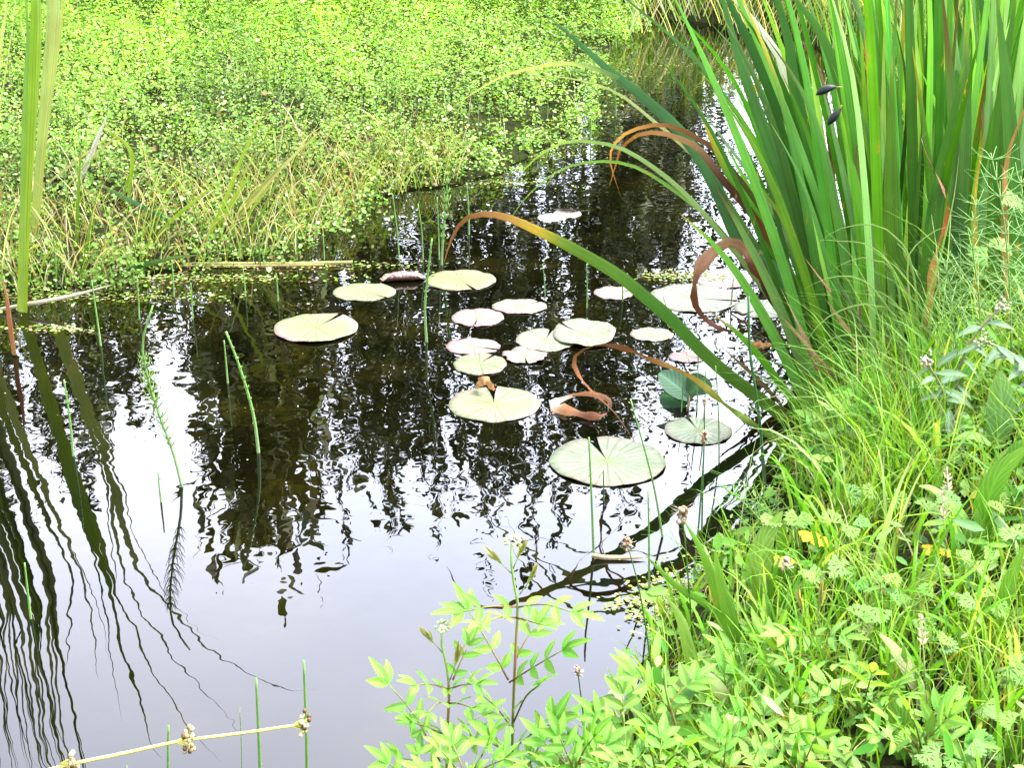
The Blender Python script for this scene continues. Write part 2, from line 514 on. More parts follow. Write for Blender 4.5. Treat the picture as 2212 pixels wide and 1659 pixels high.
# ------------------------------------------------------------------ scattered ground cover (uncountable)
def leaf_scatter(name, pos, nrmv, along, size, wid, col, mat, fold=0.25):
    """many small folded leaves: 6 points and two quads each"""
    n = len(pos)
    a = nrm(along - nrmv * np.sum(along * nrmv, 1, keepdims=True)); s = np.cross(a, nrmv)
    L = size[:, None]; W = wid[:, None]
    p0 = pos; p1 = pos + a * L
    m = pos + a * L * 0.45 - nrmv * W * fold * 0.3
    q1 = pos + a * L * 0.3 + s * W * 0.5 + nrmv * W * fold * 0.3; q2 = pos + a * L * 0.72 + s * W * 0.42 + nrmv * W * fold * 0.3
    r1 = pos + a * L * 0.3 - s * W * 0.5 + nrmv * W * fold * 0.3; r2 = pos + a * L * 0.72 - s * W * 0.42 + nrmv * W * fold * 0.3
    V = np.stack([p0, q1, q2, p1, r2, r1], 1).reshape(-1, 3)
    b = (np.arange(n) * 6)[:, None]
    loops = (b + np.array([[0, 1, 2, 3, 0, 3, 4, 5]])).ravel()
    return mesh_from(name, V, loops, np.full(2 * n, 4), np.repeat(col, 6, 0), None, mat)
def blade_scatter(name, pos, h, lean, az, width, col, mat, tipcol=None, S=5, curl=1.0, parent=None, wind=None):
    """many grass blades: flat tapering ribbons that bend over"""
    n = len(pos)
    t = np.linspace(0, 1, S + 1)[None, :, None]
    d = np.stack([np.cos(az), np.sin(az), np.zeros(n)], 1)[:, None, :]
    ln = lean[:, None, None]; H = h[:, None, None]
    th = ln * (0.25 + curl * t * t * 1.1)
    horiz = H * np.cumsum(np.sin(th), 1) / (S + 1); vert = H * np.cumsum(np.cos(th), 1) / (S + 1)
    horiz -= horiz[:, :1]; vert -= vert[:, :1]
    c = pos[:, None, :] + d * horiz + np.array([0, 0, 1.0]) * vert
    fa = az + rng.normal(0, 0.9, n)
    s = np.stack([-np.sin(fa), np.cos(fa), rng.normal(0, .2, n)], 1)[:, None, :]
    w = width[:, None, None] * (1 - t ** 2.2) * 0.5 + 0.0002
    V = np.stack([c - s * w, c + s * w], 2).reshape(n, -1, 3)
    b = (np.arange(n) * 2 * (S + 1))[:, None, None]
    k = np.arange(S)[None, :, None] * 2
    loops = (b + k + np.array([[[0, 1, 3, 2]]])).ravel()
    cc = np.repeat(col[:, None, :], 2 * (S + 1), 1)
    if tipcol is not None:
        tt = np.repeat(np.linspace(0, 1, S + 1), 2)[None, :, None] ** 2
        cc = cc * (1 - tt) + tipcol[:, None, :] * tt
    return mesh_from(name, V.reshape(-1, 3), loops, np.full(n * S, 4), cc.reshape(-1, 3), None, mat, parent)
def vnoise(X, Y, f, seed):
    r = np.random.default_rng(seed); o = np.zeros_like(X)
    for i in range(7):
        a = r.uniform(0, 6.28); k = f * r.uniform(0.6, 1.8); o += np.sin((X * math.cos(a) + Y * math.sin(a)) * k + r.uniform(0, 6.28))
    return o / 3.7
def pick_in(n, xmin, xmax, ymin, ymax, cond, dens=None):
    X = np.empty(0); Y = np.empty(0)
    while len(X) < n:
        x = rng.uniform(xmin, xmax, n); y = rng.uniform(ymin, ymax, n)
        k = cond(x, y)
        if dens is not None: k &= rng.uniform(0, 1, n) < dens(x, y)
        X = np.concatenate([X, x[k]]); Y = np.concatenate([Y, y[k]])
    return X[:n], Y[:n]
C3 = lambda *a: np.array(a)
def mixc(cols, n, w=None, jit=0.2):
    c = np.array(cols); i = rng.choice(len(c), n, p=w)
    return c[i] * rng.uniform(1 - jit, 1 + jit, (n, 1)) * rng.uniform(0.93, 1.07, (n, 3))

# --- left bank: floating carpet of cress
def left_side(x, y):                        # the land polygon left of the channel, in front of the far bank
    return (x < 0.115 * y - 0.25) & (y > 3.6)
def cress():
    def cond(x, y):
        d = sdist(x, y) + 0.10 * vnoise(x, y, 5, 5)
        gap = vnoise(x, y, 13, 40) + .8 * vnoise(x, y, 5, 41)
        return left_side(x, y) & (d > -0.16) & (rng.uniform(0, 1, len(x)) < np.clip(.8 + .7 * gap, .25, 1))
    def dens(x, y):
        return np.clip(1.25 - (y - 4) / 14, 0.35, 1) * np.clip((x + 0.55 * y + 1.2) / 0.5 + 0.5, 0.1, 1)
    nc = 2300
    cx, cy = pick_in(nc, -7.5, 1.6, 3.9, 15, cond, dens)
    nclump, nflat = 19000, 11000
    ci = rng.integers(0, nc, nclump); cs = rng.uniform(.03, .085, nc); chh = rng.uniform(.55, 1.55, nc)
    rr_ = rng.normal(0, 1, (nclump, 2)) * cs[ci][:, None]
    fx, fy = pick_in(nflat, -7.5, 1.6, 3.9, 15, cond, dens)
    X = np.concatenate([cx[ci] + rr_[:, 0], fx]); Y = np.concatenate([cy[ci] + rr_[:, 1], fy])
    q_ = np.exp(-(rr_ ** 2).sum(1) / (2 * (cs[ci] * 1.1) ** 2))
    CH = np.concatenate([chh[ci] * (.45 + .75 * q_), np.full(nflat, .5)])
    ns = nclump + nflat
    d = sdist(X, Y)
    hum = vnoise(X, Y, 2.3, 8)
    hum2 = vnoise(X, Y, 8, 18) + .6 * vnoise(X, Y, 19, 19)
    H = np.clip(0.12 + 0.15 * np.clip(d / 0.6, 0, 1) + 0.15 * hum + 0.10 * hum2 * np.clip(d + .3, .3, 1) + 0.05 * np.clip((Y - 8) / 4, 0, 1.5), 0.05, 0.45) * CH * 1.2
    k = 9
    n = ns * k
    px = np.repeat(X, k); py = np.repeat(Y, k); h = np.repeat(H, k)
    fr = np.tile(np.linspace(0.35, 1.0, k), ns) + rng.uniform(-.12, .12, n)
    az = rng.uniform(0, 6.283, n)
    rad = (0.006 + 0.024 * rng.uniform(0, 1, n)) * (1.2 - 0.5 * fr)
    pos = np.stack([px + rad * np.cos(az), py + rad * np.sin(az), 0.005 + h * fr * rng.uniform(0.85, 1.1, n)], 1)
    nv = nrm(np.stack([rng.normal(0, .5, n), rng.normal(0, .5, n) - 0.15, np.ones(n)], 1))
    al = np.stack([np.cos(az), np.sin(az), rng.uniform(-.3, .6, n)], 1)
    sz = rng.uniform(0.008, 0.017, n) * np.where(rng.uniform(0, 1, n) < .07, 1.6, 1.0) * 1.15 * (1 + 0.05 * (py - 6))
    far = np.clip((py - 6.5) / 4, 0, 1)[:, None]
    c_near = mixc([(0.11, 0.24, 0.025), (0.17, 0.30, 0.05), (0.38, 0.46, 0.2), (0.06, 0.15, 0.012), (0.14, 0.10, 0.03)], n, [.34, .27, .09, .2, .1])
    c_far = mixc([(0.15, 0.36, 0.015), (0.26, 0.46, 0.03), (0.09, 0.26, 0.015), (0.42, 0.56, 0.14)], n, [.38, .3, .24, .08])
    patch = np.clip(0.5 + 0.7 * vnoise(px, py, 1.6, 21), 0, 1)[:, None]
    mixf = np.clip(far * 0.8 + 0.35 * patch, 0, 1)
    col = (c_near * (1 - mixf) + c_far * mixf * .85) * (1.3 + .5 * vnoise(px, py, 3.3, 71))[:, None]
    o = leaf_scatter('watercress', pos, nv, al, sz, sz * rng.uniform(0.65, 1.0, n), col, M_cress)
    tag(o, 'dense carpet of small round leaved cress covering the left bank', 'watercress', kind='stuff')
    # leggy stems standing through the carpet
    m = 9000
    X, Y = pick_in(m, -6.5, 1.5, 4.0, 13, cond, dens)
    d = sdist(X, Y)
    pos = np.stack([X, Y, np.full(m, 0.01)], 1)
    h = rng.uniform(0.12, 0.48, m) * np.clip(0.4 + d, 0.3, 1)
    col = mixc([(0.04, 0.08, 0.015), (0.05, 0.03, 0.015), (0.10, 0.22, 0.03), (0.4, 0.4, 0.2)], m, [.4, .3, .22, .08])
    o = blade_scatter('cress_stems', pos, h, rng.uniform(0.1, 1.0, m), rng.uniform(0, 6.28, m), rng.uniform(.0025, .0055, m), col, M_stem, curl=0.6)
    tag(o, 'thin dark leggy stems poking through the cress carpet', 'stems', kind='stuff')
    # grassy litter along the water's edge
    def cond2(x, y): return left_side(x, y) & (sdist(x, y) > -0.12) & (sdist(x, y) < 0.9 - 0.12 * (x + 2)) & (x < -0.25)
    m = 3700
    X, Y = pick_in(m, -4, 0.0, 4.3, 7.2, cond2)
    pos = np.stack([X, Y, np.full(m, 0.02)], 1)
    az = rng.uniform(-0.6, 1.0, m) + (rng.uniform(0, 1, m) < .35) * 2.4
    col = mixc([(0.20, 0.28, 0.04), (0.38, 0.36, 0.13), (0.09, 0.17, 0.02), (0.26, 0.17, 0.07), (0.45, 0.42, 0.26)], m, [.3, .22, .23, .13, .12])
    o = blade_scatter('sedge_litter', pos, rng.uniform(.08, .36, m) * np.where(rng.uniform(0, 1, m) < .15, 1.7, 1), rng.uniform(.4, 1.5, m), az, rng.uniform(.0025, .007, m), col * 1.25, M_grass)
    tag(o, 'tangle of fallen green and straw coloured blades at the left water edge', 'litter', kind='stuff')
cress()

def float_patch(name, label, spots, n, col, rr=(0.003, 0.007), lift=0.004):
    """tiny leaves floating on the water, gathered round the given places"""
    P0 = []
    for (x, y, sx, sy, share) in spots:
        k = int(n * share); c = G(x, y); s = pxm(c)
        q = rng.normal(0, 1, (k, 2)) * 0.5
        P0.append(np.stack([c.x + q[:, 0] * sx * s, c.y + q[:, 1] * sy * s / 0.38], 1))
    p = np.concatenate(P0); n = len(p)
    keep = sdist(p[:, 0], p[:, 1]) < 0.04
    p = p[keep]; n = len(p)
    pos = np.stack([p[:, 0], p[:, 1], lift + rng.uniform(0, .003, n)], 1)
    az = rng.uniform(0, 6.28, n)
    nv = nrm(np.stack([rng.normal(0, .1, n), rng.normal(0, .1, n), np.ones(n)], 1))
    sz = rng.uniform(rr[0], rr[1], n) * 2
    o = leaf_scatter(name, pos, nv, np.stack([np.cos(az), np.sin(az), np.zeros(n)], 1), sz, sz * .9, mixc(col, n), M_cress, fold=0.1)
    tag(o, label, name.replace('_', ' '), kind='stuff')
float_patch('duckweed', 'yellow green duckweed scum floating beside the near grassy bank', [(1470, 1310, 110, 60, .55), (1560, 1380, 110, 70, .3), (1360, 1305, 60, 16, .05), (1620, 1180, 60, 40, .1)], 1500,
            [(0.30, 0.36, 0.08), (0.22, 0.30, 0.06), (0.42, 0.42, 0.18)], rr=(0.003, 0.006))
float_patch('floating_weed', 'pale broken weed floating along the edge of the cress bank',
            [(150, 640, 380, 22, .22), (420, 603, 330, 16, .2), (620, 575, 260, 12, .12), (120, 712, 100, 10, .05), (1250, 250, 130, 40, .08), (1190, 330, 90, 40, .07), (1460, 598, 90, 16, .1), (1080, 395, 140, 16, .08), (1320, 160, 60, 20, .04), (1480, 95, 260, 10, .05), (1420, 140, 120, 12, .03)],
            2600, [(0.22, 0.34, 0.05), (0.42, 0.46, 0.22), (0.13, 0.24, 0.03), (0.2, 0.14, 0.05)], rr=(0.003, 0.008))
float_patch('surface_debris', 'scattered pale specks and seeds lying on the open water',
            [(900, 600, 1200, 260, .45), (600, 900, 1500, 240, .25), (1400, 300, 260, 200, .3)], 420, [(0.4, 0.42, 0.3), (0.25, 0.25, 0.1), (0.3, 0.2, 0.12)], rr=(0.0012, 0.003))

# --- far end of the channel: reeds and bent straw
def far_end():
    m = 2600
    X = rng.uniform(-0.2, 5.5, m); Y = rng.uniform(12.4, 15.0, m)
    k = sdist(X, Y) > 0.05; X, Y = X[k], Y[k]; m = len(X)
    pos = np.stack([X, Y, np.zeros(m)], 1)
    col = mixc([(0.08, 0.2, 0.02), (0.30, 0.30, 0.08), (0.14, 0.3, 0.04), (0.2, 0.12, 0.05)], m, [.45, .13, .35, .07])
    o = blade_scatter('far_reeds', pos, rng.uniform(.5, 1.5, m), rng.uniform(.02, .28, m), rng.uniform(0, 6.28, m), rng.uniform(.008, .018, m), col, M_grass, curl=.6)
    tag(o, 'thicket of upright green and tan reeds at the far end of the channel', 'reeds', kind='stuff')
    m = 520
    X = rng.uniform(0.9, 4.2, m); Y = rng.uniform(10.8, 13.0, m)
    k = sdist(X, Y) > -0.55; X, Y = X[k], Y[k]; m = len(X)
    pos = np.stack([X, Y, rng.uniform(.02, .12, m)], 1)
    az = rng.normal(0, .35, m) + (rng.uniform(0, 1, m) < .5) * 3.14
    col = mixc([(0.44, 0.44, 0.2), (0.22, 0.36, 0.08), (0.5, 0.52, 0.36), (0.36, 0.22, 0.08)], m, [.3, .4, .22, .08])
    o = blade_scatter('bent_straw', pos, rng.uniform(.3, .9, m), rng.uniform(1.35, 1.62, m), az, rng.uniform(.006, .014, m), col, M_grass, curl=.25)
    tag(o, 'flattened straw coloured reeds lying over the water at the far end', 'straw', kind='stuff')
    # lush bank right of the channel behind the irises
    def cond(x, y): return (sdist(x, y) > -0.03) & (x > 0.13 * y)
    m = 15000
    X, Y = pick_in(m, 1.0, 7.0, 3.6, 13.5, cond)
    pos = np.stack([X, Y, gz(X, Y)], 1)
    col = mixc([(0.10, 0.22, 0.03), (0.20, 0.30, 0.07), (0.06, 0.14, 0.02), (0.36, 0.40, 0.18)], m, [.4, .25, .2, .15])
    o = blade_scatter('rank_grass', pos, rng.uniform(.15, .6, m) + .2 * (Y > 7), rng.uniform(.2, 1.4, m), rng.uniform(0, 6.28, m), rng.uniform(.004, .010, m), col, M_grass)
    tag(o, 'rank grass growing on the bank behind the irises', 'grass', kind='stuff')
    # broadleaved growth behind the cress at the top
    n = 26000
    X, Y = pick_in(n, -8, 1.6, 12.2, 17, lambda x, y: (sdist(x, y) > 0.05) & (x < 0.11 * y))
    H = 0.35 + 0.25 * vnoise(X, Y, 1.5, 3) + 0.12 * (Y - 12)
    pos = np.stack([X, Y, gz(X, Y) + H * rng.uniform(.2, 1, n)], 1)
    az = rng.uniform(0, 6.28, n); sz = rng.uniform(.03, .07, n)
    o = leaf_scatter('marsh_herbs', pos, nrm(np.stack([rng.normal(0, .5, n), rng.normal(0, .5, n) - .2, np.ones(n)], 1)), np.stack([np.cos(az), np.sin(az), np.full(n, .1)], 1), sz, sz * .6,
                     mixc([(0.10, 0.25, 0.02), (0.16, 0.32, 0.03), (0.06, 0.15, 0.02)], n), M_cress)
    tag(o, 'bright green marsh herbs growing behind the cress carpet', 'marsh herbs', kind='stuff')
far_end()

# --- near right bank: grass and small herbs
def near_side(x, y): return (x > -0.6) & (y < 7) & (x > 0.13 * y - 0.55)
def near_grass():
    def cond(x, y): return near_side(x, y) & (sdist(x, y) > 0.0) & (np.hypot(x, y) > 0.95) & (x < 0.5 * y + 0.55)
    def layer(name, label, m, h, lean, wd, cols, w, tip=None, ymax=6.0, cond=cond, az=None, curl=1.0, cat='grass'):
        X, Y = pick_in(m, -0.6, 3.2, 0.9, ymax, lambda x, y: cond(x, y) & (rng.uniform(0, 1, len(x)) < np.clip(.7 + .75 * vnoise(x, y, 9, 57), .08, 1)))
        pos = np.stack([X, Y, gz(X, Y)], 1)
        c = mixc(cols, m, w)
        A = rng.uniform(0, 6.28, m) if az is None else rng.normal(az, 1.0, m)
        hh = rng.uniform(h[0], h[1], m) * np.clip(0.45 + sdist(X, Y) * 2.0, 0.45, 1.0) * np.clip(0.45 + 0.32 * (Y - 1.0), 0.5, 1.15)
        o = blade_scatter(name, pos, hh, rng.uniform(lean[0], lean[1], m), A, rng.uniform(wd[0], wd[1], m), c, M_grass,
                          tipcol=None if tip is None else mixc([tip], m), curl=curl, S=6)
        tag(o, label, cat, kind='stuff')
    layer('grass', 'soft bright green grass covering the near bank', 15500, (.15, .38), (.3, 1.5), (.0025, .006),
          [(0.10, 0.30, 0.012), (0.18, 0.40, 0.02), (0.05, 0.18, 0.01), (0.34, 0.54, 0.10), (0.36, 0.32, 0.12)], [.34, .28, .2, .12, .06], tip=(0.22, 0.36, 0.05))
    def cond2(x, y): return cond(x, y) & (y > 2.5) & (y < 4.6)
    layer('fine_grass', 'fine arching grass stems in front of the irises', 1500, (.35, .68), (.5, 1.6), (.0016, .003),
          [(0.13, 0.30, 0.04), (0.28, 0.40, 0.12), (0.09, 0.23, 0.03)], [.5, .25, .25], cond=cond2, az=2.9)
    layer('broad_grass', 'broader bright grass blades mixed through the near bank', 2600, (.2, .42), (.3, 1.3), (.008, .015),
          [(0.13, 0.38, 0.02), (0.24, 0.5, 0.04), (0.09, 0.28, 0.03), (0.38, 0.56, 0.16)], [.4, .25, .25, .1])
    layer('dead_grass', 'bleached dead grass strands lying through the green bank', 1500, (.1, .3), (1.1, 1.7), (.0015, .0035),
          [(0.5, 0.42, 0.2), (0.4, 0.25, 0.1), (0.55, 0.5, 0.33)], [.5, .2, .3])
    m = 1500
    X, Y = pick_in(m, -0.6, 3.2, 0.9, 4.5, lambda x, y: cond(x, y) & (vnoise(x, y, 5, 91) > 0.0))
    az = rng.uniform(0, 6.28, m); sz = rng.uniform(.04, .09, m) * np.clip(.45 + .4 * (Y - 1.4), .45, 1)
    o = leaf_scatter('bank_leaves', np.stack([X, Y, gz(X, Y) + rng.uniform(.03, .17, m)], 1), nrm(np.stack([rng.normal(0, .4, m), rng.normal(0, .4, m) - .3, np.ones(m)], 1)), np.stack([np.cos(az), np.sin(az), np.full(m, .45)], 1), sz, sz * rng.uniform(.2, .42, m),
                     mixc([(0.08, 0.28, 0.02), (0.18, 0.42, 0.05), (0.05, 0.17, 0.015), (0.3, 0.5, 0.12)], m, [.35, .25, .25, .15]), M_cress)
    tag(o, 'larger lance shaped leaves crowding between the bank grasses', 'bank leaves', kind='stuff')
    # low broad leaves filling between the blades
    n = 4200
    X, Y = pick_in(n, -0.6, 3.2, 0.9, 5, lambda x, y: cond(x, y) & (vnoise(x, y, 4, 31) > -0.6))
    pos = np.stack([X, Y, gz(X, Y) + rng.uniform(0.01, 0.13, n)], 1)
    az = rng.uniform(0, 6.28, n); sz = rng.uniform(.015, .045, n)
    o = leaf_scatter('low_herbs', pos, nrm(np.stack([rng.normal(0, .4, n), rng.normal(0, .4, n) - .2, np.ones(n)], 1)), np.stack([np.cos(az), np.sin(az), np.full(n, .25)], 1), sz, sz * rng.uniform(.25, .5, n),
                     mixc([(0.12, 0.28, 0.03), (0.2, 0.36, 0.08), (0.08, 0.2, 0.03), (0.36, 0.36, 0.05)], n, [.42, .28, .25, .05]), M_cress)
    tag(o, 'low broad leaved herbs between the grass of the near bank', 'low herbs', kind='stuff')
near_grass()

# ------------------------------------------------------------------ water lilies
PADG = (0.36, 0.54, 0.15); PADW = (0.48, 0.54, 0.28); PADP = (0.62, 0.34, 0.30); PADT = (0.30, 0.42, 0.24)
def lily_pad(x, y, w, h, notch, label, col=PADG, rim=None, tilt=(0, 0), lift=0.0035, seed=0, cup=0.0, notch_w=0.07, centre=None, fold=None, under=(0.30, 0.12, 0.05), ragged=0.006):
    """a round floating leaf with a slit; notch = direction of the slit in the picture, degrees clockwise from right"""
    r = random.Random(seed + int(x))
    c = G(x, y); s = pxm(c)
    rx = w / 2 * s
    el = math.atan2(CAM_H, c.y)
    ry = min(h / 2 * s / math.sin(el), rx * 1.12)
    na = -R(notch)                                   # to angle on the water plane (y away from the viewer)
    na = math.atan2(math.sin(na) / 0.4, math.cos(na))
    nr, na_n = 6, 72
    mb = MB(); V = []; C = []; U = []; F = []
    rim = rim or lerp(col, PADP, 0.45)
    midc = (0.30, 0.42, 0.05)
    tx, ty = R(tilt[0]), R(tilt[1])
    def place(px_, py_, pz_):
        z = pz_ + px_ * math.sin(ty) + py_ * math.sin(tx)
        return (c.x + px_, c.y + py_, lift + max(z, -0.004) if fold is None else lift + z)
    k1, k2, k3 = r.uniform(0, 6), r.uniform(0, 6), r.uniform(0, 6)
    for i in range(nr + 1):
        q = i / nr
        for j in range(na_n + 1):
            f = j / na_n
            half = math.pi - notch_w * (0.25 + 0.75 * q)
            a = na + math.pi + (f * 2 - 1) * half
            rad = q * (1 + ragged * math.sin(a * 5 + k1) + ragged * 0.7 * math.sin(a * 11 + k2) + ragged * .4 * math.sin(a * 23 + k3))
            X, Y = rx * rad * math.cos(a), ry * rad * math.sin(a)
            Z = cup * q ** 4 * (0.6 + 0.5 * math.sin(a * 3 + k2)) + 0.0016 * q * math.sin(a * 7 + k3) + 0.0008 * math.sin(a * 13) * q
            if fold is not None:                      # part of the leaf bends up and over
                fa, fs, fh = fold
                u = X * math.cos(fa) + Y * math.sin(fa)
                if u > fs:
                    e = u - fs; th = min(e / (rx * 0.35), 2.4)
                    nu = fs + math.sin(th) * rx * 0.35 * 0.8; Z += (1 - math.cos(th)) * rx * 0.35 * fh
                    X += (nu - u) * math.cos(fa); Y += (nu - u) * math.sin(fa)
            V.append(place(X, Y, Z))
            cc = lerp(col, rim, max(0, q - 0.62) / 0.38 * (0.5 + 0.5 * math.sin(a * 2 + k3)))
            if q < 0.2: cc = lerp(midc, cc, q / 0.2 * 0.6 + 0.2)
            C.append(cc); U.append((f, q))
    top = len(V)
    for v in V[:]:
        V.append((v[0], v[1], v[2] - 0.0022))
    C += [under] * top; U += U[:]
    st = na_n + 1
    for i in range(nr):
        for j in range(na_n):
            a = i * st + j
            F.append([a, a + st, a + st + 1, a + 1][::1]); F.append([a + top, a + 1 + top, a + st + 1 + top, a + st + top])
    for j in range(na_n):
        a = nr * st + j
        F.append([a, a + top, a + 1 + top, a + 1])
    mb.add(V, F, C, U)
    rt = thing('lily_pad', label, 'lily pad', (c.x, c.y, 0.0), 'lily pads floating on the pond')
    mb.build('pad', M_pad, rt, smooth=True)
    mk = MB()
    b = G(x, y)
    tube(mk, [(b.x, b.y, lift - 0.006), (b.x + 0.02, b.y + 0.02, -0.25)], 0.003, n=4, cols=[(0, (0.2, 0.1, 0.04))])
    mk.build('stalk', M_stem, rt)
    return rt
lily_pad(683, 711, 180, 62, -35, 'large pale pad with pink rim floating alone left of the group', rim=PADP, cup=.004, lift=.006)
lily_pad(787, 632, 136, 38, 20, 'yellow green pad left of the pink curled pad', col=PADG)
lily_pad(870, 603, 94, 38, 0, 'pink pad with its near edge curled up showing a brown underside', col=PADP, fold=(-1.4, 0.015, 0.55), under=(0.22, 0.10, 0.03), notch_w=.05)
lily_pad(995, 606, 152, 44, 42, 'yellow green pad behind the horsetail stem with a spotted centre', col=(0.36, 0.44, 0.12))
lily_pad(1122, 663, 118, 31, -20, 'narrow pale pad under the tip of a thin arching blade', col=PADW, rim=PADP)
lily_pad(1032, 687, 113, 38, 105, 'pink pad with a dark centre, upper of the two pink ones', col=(0.50, 0.37, 0.29), rim=PADP)
lily_pad(1178, 737, 128, 48, -60, 'broad pale green pad overlapped by the raised pad on its right', col=(0.36, 0.46, 0.24), cup=.003, lift=.004)
lily_pad(1262, 727, 134, 62, 200, 'largest raised pale green pad in the middle cluster', col=(0.37, 0.48, 0.24), tilt=(3, 2), cup=.01, lift=.011)
lily_pad(1022, 750, 118, 35, 10, 'flat pink pad just above the spotted green pad', col=(0.50, 0.38, 0.31), rim=PADP)
lily_pad(1037, 788, 115, 46, -35, 'green pad with dark spots below the flat pink pad', col=(0.34, 0.44, 0.17))
lily_pad(1134, 770, 96, 34, 80, 'crumpled pinkish pad between the green ones', col=(0.44, 0.42, 0.30), rim=PADP, ragged=.06, cup=.006)
lily_pad(1068, 874, 198, 76, -100, 'big round yellow green pad with a slit at its far edge', col=(0.40, 0.47, 0.20), notch_w=.13)
lily_pad(1312, 998, 250, 104, -120, 'largest nearest pad, pale green with radiating veins', col=(0.36, 0.47, 0.25), notch_w=.1, cup=.003)
lily_pad(1508, 932, 145, 58, -120, 'dull pale pad half sunk at the foot of the arching blades', col=(0.44, 0.56, 0.32), lift=.004)
lily_pad(1408, 724, 94, 29, 20, 'small pale pad right of the raised green one', col=PADW)
lily_pad(1325, 634, 84, 28, -10, 'small pinkish pad just behind the thin arching blade', col=(0.46, 0.40, 0.30), rim=PADP)
lily_pad(1497, 645, 190, 60, 5, 'wide pale green pad behind the big curled brown blade', col=(0.38, 0.47, 0.26))
lily_pad(1560, 603, 128, 40, 100, 'pink pad behind the wide pale green one', col=(0.50, 0.38, 0.32), rim=PADP)
lily_pad(1642, 668, 112, 42, 160, 'pale pad partly hidden by the leaning iris blades', col=(0.36, 0.44, 0.27))
lily_pad(1484, 773, 80, 23, 0, 'small pink pad next to the thin dark rushes', col=(0.48, 0.37, 0.33), rim=PADP)
lily_pad(1225, 463, 62, 20, -15, 'folded whitish pad lying alone far out on the water', col=(0.52, 0.42, 0.36), rim=PADW, fold=(1.2, .01, .4), notch_w=.05)
lily_pad(1192, 473, 62, 17, 160, 'whitish pad touching the folded one far out on the water', col=(0.50, 0.42, 0.38), rim=PADW, tilt=(4, -3))
# the curled brown pad, the bud leaf, the raised green leaf and the boat shaped dead leaf
def curled(name, label, cat, spots, mat, wid, col, Y=None, face=(0, -0.6, 1), prof=None, keel=0.2):
    b = G(*spots[0][:2]); rt = thing(name, label, cat, (b.x, b.y, 0))
    mb = MB()
    pts = []
    for (x, y, z) in spots:
        pts.append(G(x, y, z))
    ribbon(mb, pts, wid, n=16, face=face, cols=col, keel=keel * .4, prof=prof, crumple=.3)
    mb.build('leaf', mat, rt)
    return rt
sp = lambda t: math.sin(math.pi * min(max(t, .02), .98)) ** .6
o = curled('dead_lily_pad', 'brown rotting pad curled into a ring on the water', 'dead pad', [(1245, 852, .02), (1200, 868, .02), (1203, 880, .012), (1240, 892, .01), (1290, 900, .015), (1310, 893, .02)], M_dead, .038, [(0, (0.10, .04, .01)), (.3, (.36, .29, .24)), (.5, (.22, .1, .03)), (.7, (.09, .03, .01)), (1, (.14, .05, .015))], prof=sp, keel=.3)
mb = MB()
ribbon(mb, [G(1235, 853, .022), G(1275, 851, .03), G(1312, 862, .02), G(1320, 880, .008)], .022, n=10, face=(0, -.5, 1), cols=[(0, (.15, .06, .012)), (1, (.06, .022, .005))], prof=sp)
mb.build('rim', M_dead, o)
curled('floating_leaf', 'orange brown dead leaf floating like a boat beside the leaning irises', 'dead leaf', [(1620, 738, .02), (1640, 746, .008), (1672, 744, .02)], M_dead, .032, [(0, (.3, .11, .02)), (1, (.14, .05, .015))], prof=sp, keel=.35)
curled('curled_leaf', 'small tan curled leaf behind the big round pad', 'dead leaf', [(1030, 838, .01), (1048, 822, .05), (1068, 843, .02)], M_dead, .03, [(0, (.5, .32, .16)), (1, (.4, .18, .06))], prof=sp, face=(0, -1, .3), keel=.3)
def raised_leaf():
    b = G(1480, 880); rt = thing('raised_lily_leaf', 'dark green lily leaf held up above the water near the rushes', 'lily leaf', (b.x, b.y, 0))
    mb = MB()
    for (x0, y0, x1, y1, w, c) in ((1495, 862, 1425, 800, .05, (0.10, .2, .12)), (1480, 880, 1430, 845, .055, (.03, .10, .03)), (1490, 850, 1530, 812, .05, (.02, .07, .02))):
        a = P(x0, y0, b.y); e = P(x1, y1, b.y + .05)
        leaf(mb, a, e - a, (0, -.7, .7), (e - a).length, w * 1.6, c, fold=.3, droop=.2, prof=lambda t: math.sin(math.pi * min(.99, max(.05, t))) ** .5)
    mb.build('leaf', M_leaf, rt)
    mk = MB(); tube(mk, [G(1485, 890), P(1490, 855, b.y)], .004, n=4, cols=[(0, (.1, .08, .02))]); mk.build('stalk', M_stem, rt)
raised_leaf()

# ------------------------------------------------------------------ irises of the right bank
def iris_cols(c, tip=None, tip_from=0.8):
    dk = lerp(c, (0.10, 0.16, 0.04), 0.35)
    if tip: return [(0, dk), (.25, c), (tip_from, c), (min(.99, tip_from + .12), lerp(tip, c, .2)), (1, tip)]
    return [(0, dk), (.3, c), (.93, c), (1, lerp(c, (.3, .3, .05), .5))]
IR_GROUP = 'yellow flag irises standing on the right bank'
def iris_plant(label, blades, shared=None):
    """blades: list of dicts(base point, pts, width, cols...)"""
    b = blades[0]['pts'][0]
    rt = thing('iris_plant', label, 'iris', (b[0], b[1], b[2]), IR_GROUP)
    for q in blades:
        mb = MB()
        ribbon(mb, q['pts'], q['w'], n=q.get('n', 16), yaw=q.get('yaw', 0), twist=q.get('twist', 0), cols=q['cols'], keel=q.get('keel', .035), taper0=q.get('t0', .8), face=q.get('face', (0, -1, .15)), prof=q.get('prof'), crumple=.35 if q.get('mat') is M_dead else 0)
        mb.build('leaf', q.get('mat', M_blade), rt)
    return rt
